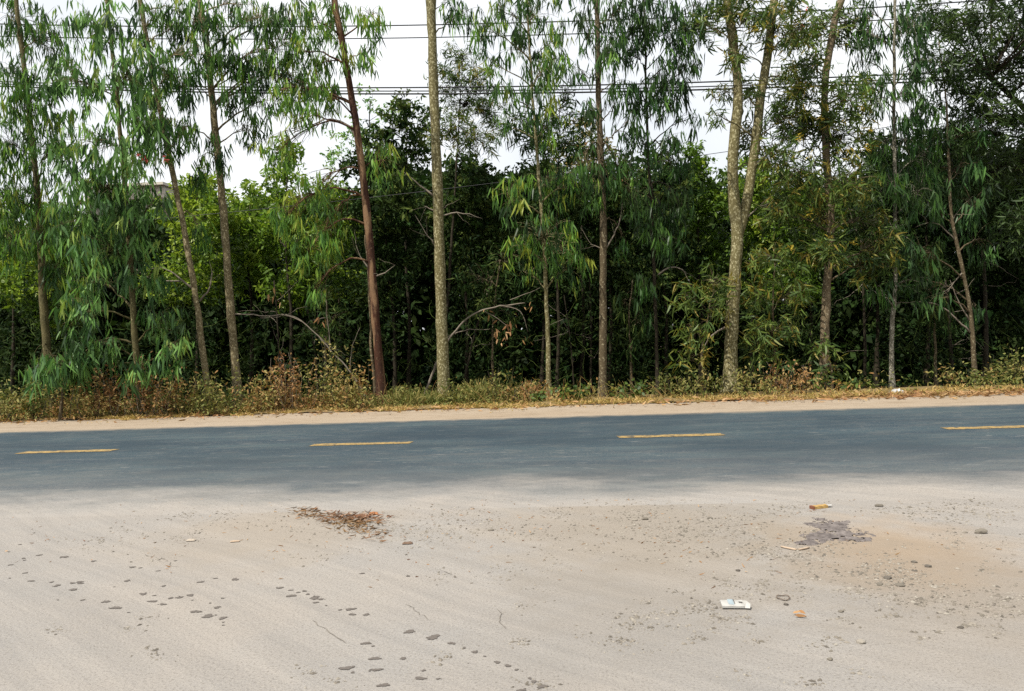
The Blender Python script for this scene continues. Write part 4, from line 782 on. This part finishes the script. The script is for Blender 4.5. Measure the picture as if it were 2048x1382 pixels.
# dark crusted patch
def blobshape(px, py):
    d = np.minimum.reduce([np.hypot((px - 1660) / 42, (py - 1052) / 13), np.hypot((px - 1650) / 50, (py - 1075) / 11), np.hypot((px - 1690) / 44, (py - 1068) / 9), np.hypot((px - 1612) / 26, (py - 1086) / 5.5), np.hypot((px - 1715) / 34, (py - 1078) / 6)])
    return d
nx, ny = 230, 110; V = np.zeros((ny, nx, 3)); msk = np.zeros((ny, nx))
for j, y in enumerate(np.linspace(1034, 1098, ny)):
    for i, x in enumerate(np.linspace(1570, 1765, nx)):
        p = ground(x, y, .0); q = Vector((p[0] * 5, p[1] * 5, 0)); d = blobshape(x, y) + .6 * mnoise.noise(q * 1.6) + .45 * mnoise.noise(q * 5.5) + .3 * mnoise.noise(q * 14)
        rg = 1 - abs(mnoise.noise(Vector((p[0] * 6, p[1] * 14, 3)))) * 2; rg2 = 1 - abs(mnoise.noise(Vector((p[0] * 16, p[1] * 30, 9)))) * 2
        e_ = max(0, min(1, (1 - d) / .35)); hole = mnoise.noise(q * 3.2 + Vector((4, 7, 1))) + .6 * mnoise.noise(q * 9 + Vector((1, 2, 3))); V[j, i] = (p[0], p[1], -.003 + e_ * (.005 + .006 * max(0, rg) + .003 * rg2)); msk[j, i] = d < 1.0 and hole < .85 - .5 * max(0, d)
i = np.arange(ny - 1)[:, None] * nx + np.arange(nx - 1)[None, :]; q = np.stack([i, i + 1, i + nx + 1, i + nx], -1).reshape(-1, 4)
mk = msk.reshape(-1); q = q[mk[q].sum(1) == 4]; V = V.reshape(-1, 3)
k = Mat('dark_crust'); v = k.coord(); M_CRUST = k.base(k.mix(k.ramp(k.noise(v, 16, 5, .7), [(.38, 0.), (.66, 1.)]), (.10, .085, .08), (.24, .21, .195)), .85, .2); k.bump(k.noise(v, 60, 4, .7), .6, .01)
us, inv = np.unique(q, return_inverse=True); g = Geo(); b = ground(1660, 1066); g.add(V[us], [inv.reshape(q.shape)])
o = g.build('dark_patch', M_CRUST, None, b); o.location = b; tag(o, 'dark grey wrinkled patch of dried muck on the sandy gravel', 'muck')
g = Geo(); P = smooth_line([ground(x, y, .007) for x, y in [(1562, 1093), (1580, 1097), (1598, 1099), (1618, 1095)]], .03, .001); b = ground(1590, 1097); g.tube(P, .007, 6); o = g.build('twig', Mat('pale_stick').base((.48, .37, .27), .8, .2), None, b); o.location = b; tag(o, 'pale curved stick lying below the dark wrinkled patch', 'stick')

# heap of rusty leaves and needles
g = Geo(); P = []; b = ground(690, 1040)
for cx, cy, rx, ry, n in [(610, 1020, 26, 4, 60), (640, 1030, 36, 6, 90), (690, 1040, 42, 9, 210), (725, 1035, 34, 8, 140), (715, 1055, 40, 10, 90), (752, 1070, 22, 8, 30)]:
    for x, y in zip(rng.normal(size=n) * rx * .7 + cx, rng.normal(size=n) * ry * .7 + cy): P.append(ground(x, y, .004 + .02 * rng.random() ** 2))
P = np.array(P); n = len(P)
leaves(g, P, rng.normal(size=(n, 3)) * np.array([1, .9, .06]) + np.array([.4, 0, .0]), rng.uniform(.03, .09, n), rng.uniform(.006, .016, n), rng.uniform(0, .8, n), .25, -.1)
o = g.build('leaf_pile', leaf_mat('rusty_needle', [(0, (.10, .045, .026)), (.6, (.20, .10, .06)), (1, (.34, .26, .18))], .1, .8, .1), None, b); o.location = b; tag(o, 'flat heap of rusty brown leaves and twigs beside the road', 'leaf pile')

def crumple(name, label, cat, px, py, wd, dp, hgt, mat, seed, yaw=0.0):
    """a creased piece of wrapping: closed bag-like sheet"""
    b = ground(px, py); s = np.dot(b - CAM, fw) / F_PX; L_, D_ = wd * s * .5, dp
    nx, ny = 15, 9; top = []; 
    for sgn in (1, 0):
        for j in range(ny):
            for i_ in range(nx):
                u, v_ = i_ / (nx - 1) * 2 - 1, j / (ny - 1) * 2 - 1; e_ = max(0, 1 - max(abs(u), abs(v_)) ** 4)
                x = u * L_ * (1 + .12 * mnoise.noise(Vector((v_ * 2, seed, 0)))); y = v_ * D_ * (1 + .2 * mnoise.noise(Vector((u * 2, seed + 5, 0))))
                z = .004 + (hgt * e_ * (.55 + .8 * abs(mnoise.noise(Vector((u * 2.5 + seed, v_ * 2.5, 1))))) if sgn else 0) + .002 * sgn
                top.append((x * math.cos(yaw) - y * math.sin(yaw), x * math.sin(yaw) + y * math.cos(yaw), z))
    i_ = np.arange(ny - 1)[:, None] * nx + np.arange(nx - 1)[None, :]; q = np.stack([i_, i_ + 1, i_ + nx + 1, i_ + nx], -1).reshape(-1, 4)
    ring = list(range(nx)) + [r_ * nx + nx - 1 for r_ in range(1, ny)] + [(ny - 1) * nx + c_ for c_ in range(nx - 2, -1, -1)] + [r_ * nx for r_ in range(ny - 2, 0, -1)]
    N_ = nx * ny; side = np.array([[ring[(a + 1) % len(ring)], ring[a], ring[a] + N_, ring[(a + 1) % len(ring)] + N_] for a in range(len(ring))])
    g = Geo(); g.add(top, [q, q[:, ::-1] + N_, side]); o = g.build(name, mat, None, None, False); o.location = (b[0], b[1], .001); return o
def plain(n, c, r=.6): return Mat(n).base(c, r, .3)
# yellow packet with a red-brown end and a torn white tip
b = ground(1642, 1016); s = np.dot(b - CAM, fw) / F_PX; root = empty('packet', (b[0], b[1], .001)); root.rotation_euler = (0, 0, math.radians(22)); tag(root, 'yellow carton packet with red-brown end and torn white tip', 'packet')
def prism(lo, hi, tw=0):
    g = Geo(); xs = np.linspace(lo[0], hi[0], 8); V = []
    for a, x in enumerate(xs):
        wv = .004 * math.sin(a * 2.1); V += [(x, lo[1] + wv, lo[2]), (x, hi[1] + wv, lo[2]), (x, hi[1] - wv, hi[2] + wv), (x, lo[1] + .004, hi[2] - wv)]
    q = [[a * 4 + c_, a * 4 + (c_ + 1) % 4, a * 4 + 4 + (c_ + 1) % 4, a * 4 + 4 + c_] for a in range(7) for c_ in range(4)] + [[3, 2, 1, 0], [28, 29, 30, 31]]
    g.add(V, [np.array(q)]); return g
u_ = 18 * s
prism((-u_, -.024, 0), (u_ * .75, .024, .022)).build('sleeve', plain('yellow_card', (.40, .255, .085)), root, smooth=False)
prism((-u_ * 1.28, -.026, 0), (-u_ - .001, .026, .024)).build('end_flap', plain('red_brown_card', (.22, .085, .045)), root, smooth=False)
g = Geo(); g.add([(u_ * .76, -.02, .014), (u_ * 1.15, -.024, .016), (u_ * 1.38, -.008, .024), (u_ * 1.3, .02, .020), (u_ * .76, .022, .018), (u_ * 1.15, 0, .008)], [np.array([[0, 1, 3, 4], [1, 2, 3, 3], [0, 4, 3, 5]])[:1], np.array([[1, 2, 3], [0, 5, 1], [4, 3, 5], [5, 3, 2]])])
g.build('torn_tip', plain('white_paper', (.40, .39, .37)), root, smooth=False)
o = crumple('wrapper', '', '', 747, 1029, 18, .03, .02, plain('orange_film', (.42, .17, .06), .7), 3.3, .2); tag(o, 'small orange crumpled wrapper at the end of the rusty leaf heap', 'wrapper')
# white flattened carton
b = ground(1468, 1213); root = empty('carton', (b[0], b[1], .008)); s = np.dot(b - CAM, fw) / F_PX; root.rotation_euler = (0, 0, math.radians(-3)); tag(root, 'flattened white carton with a pale blue panel and torn flap', 'carton')
hw = 25 * s
def slab(x0, x1, y0, y1, z0, z1, bulge=.004):
    g = Geo(); n = 9; X, Y = np.meshgrid(np.linspace(x0, x1, n), np.linspace(y0, y1, n)); e_ = np.sin(np.linspace(0, math.pi, n)); Zt = z1 + bulge * np.outer(e_, e_) + .0015 * np.sin(X * 90 + Y * 60)
    V = np.concatenate([np.stack([X, Y, Zt], -1).reshape(-1, 3), np.stack([X, Y, np.full(X.shape, z0)], -1).reshape(-1, 3)]); i_ = np.arange(n - 1)[:, None] * n + np.arange(n - 1)[None, :]; q = np.stack([i_, i_ + 1, i_ + n + 1, i_ + n], -1).reshape(-1, 4)
    ring = list(range(n)) + [r_ * n + n - 1 for r_ in range(1, n)] + [(n - 1) * n + c_ for c_ in range(n - 2, -1, -1)] + [r_ * n for r_ in range(n - 2, 0, -1)]
    side = np.array([[ring[(a + 1) % len(ring)], ring[a], ring[a] + n * n, ring[(a + 1) % len(ring)] + n * n] for a in range(len(ring))]); g.add(V, [q, q[:, ::-1] + n * n, side]); return g
M_W = plain('white_card', (.46, .45, .42)); M_B = plain('pale_blue_print', (.33, .40, .43)); M_K = plain('dark_print', (.12, .11, .10))
slab(-hw, hw * .72, -.05, .05, 0, .012).build('card', M_W, root, smooth=False)
slab(-hw * .45, -hw * .02, -.032, .047, .0135, .0165).build('printed_panel', M_B, root, smooth=False)
slab(hw * .0, hw * .06, -.02, .049, .0140, .0175, .003).build('fold_strip', M_K, root, smooth=False)
slab(hw * .38, hw * .66, -.005, .008, .0140, .0185, .001).build('tear', M_K, root, smooth=False)
g = Geo(); g.add([(hw * .724, -.05, .001), (hw * 1.12, -.062, .004), (hw * 1.22, -.03, .018), (hw * .95, .0, .026), (hw * .724, .045, .012), (hw * .9, -.03, .02)], [np.array([[0, 1, 5], [1, 2, 5], [2, 3, 5], [3, 4, 5], [4, 0, 5], [1, 0, 2], [0, 4, 2], [4, 3, 2]])]); g.build('torn_flap', M_W, root, smooth=False)
# wire ring, curled leaf, chip, bag
g = Geo(); b = ground(1567, 1197); s = np.dot(b - CAM, fw) / F_PX; an = np.linspace(0, 6.1, 34); rr = 12.5 * s * (1 + .06 * np.sin(3 * an)); g.tube(np.stack([b[0] + rr * np.cos(an), b[1] + rr * 1.1 * np.sin(an), .004 + .006 * np.sin(2 * an) ** 2], -1), .003, 6)
o = g.build('wire_ring', plain('rusty_wire', (.17, .13, .10)), None, b); o.location = b; tag(o, 'thin dark wire loop lying flat right of the white carton', 'wire')
g = Geo(); b = ground(1598, 1232); P = np.repeat(b[None], 3, 0) + np.array([[-.03, .01, .012], [-.028, -.02, .012], [.0, .0, .03]]); leaves(g, P, np.array([[1, .3, .2], [1, -.1, .05], [1, -.5, -.1]]), np.array([.05, .06, .04]), .02, np.array([.7, .3, .5]), .4, -.25); o = g.build('curled_leaf', L_DEAD, None, b); o.location = b; tag(o, 'curled brown dead leaf on the dust below the wire loop', 'leaf')
o = crumple('bark_chip', '', '', 815, 1088, 20, .02, .014, plain('brown_bark_chip', (.17, .11, .075), .8), 8.1, .1); tag(o, 'dark brown bark chip right of the rusty leaf heap', 'bark chip')
o = crumple('cardboard_scrap', '', '', 470, 1084, 18, .014, .008, plain('tan_scrap', (.46, .35, .25), .8), 5.7, .2); tag(o, 'small tan cardboard scrap left of the rusty leaf heap', 'scrap')
o = crumple('paper_scrap', '', '', 382, 1082, 18, .02, .012, plain('pale_scrap', (.42, .36, .29), .8), 2.2, .1); tag(o, 'pale paper scrap on the left gravel line', 'scrap')
o = crumple('plastic_bag', '', '', 1795, 787, 30, .12, .10, plain('grey_plastic', (.50, .50, .50), .35), 6.6, .3); tag(o, 'grey-white plastic bag at the foot of the whitish trunk', 'bag')
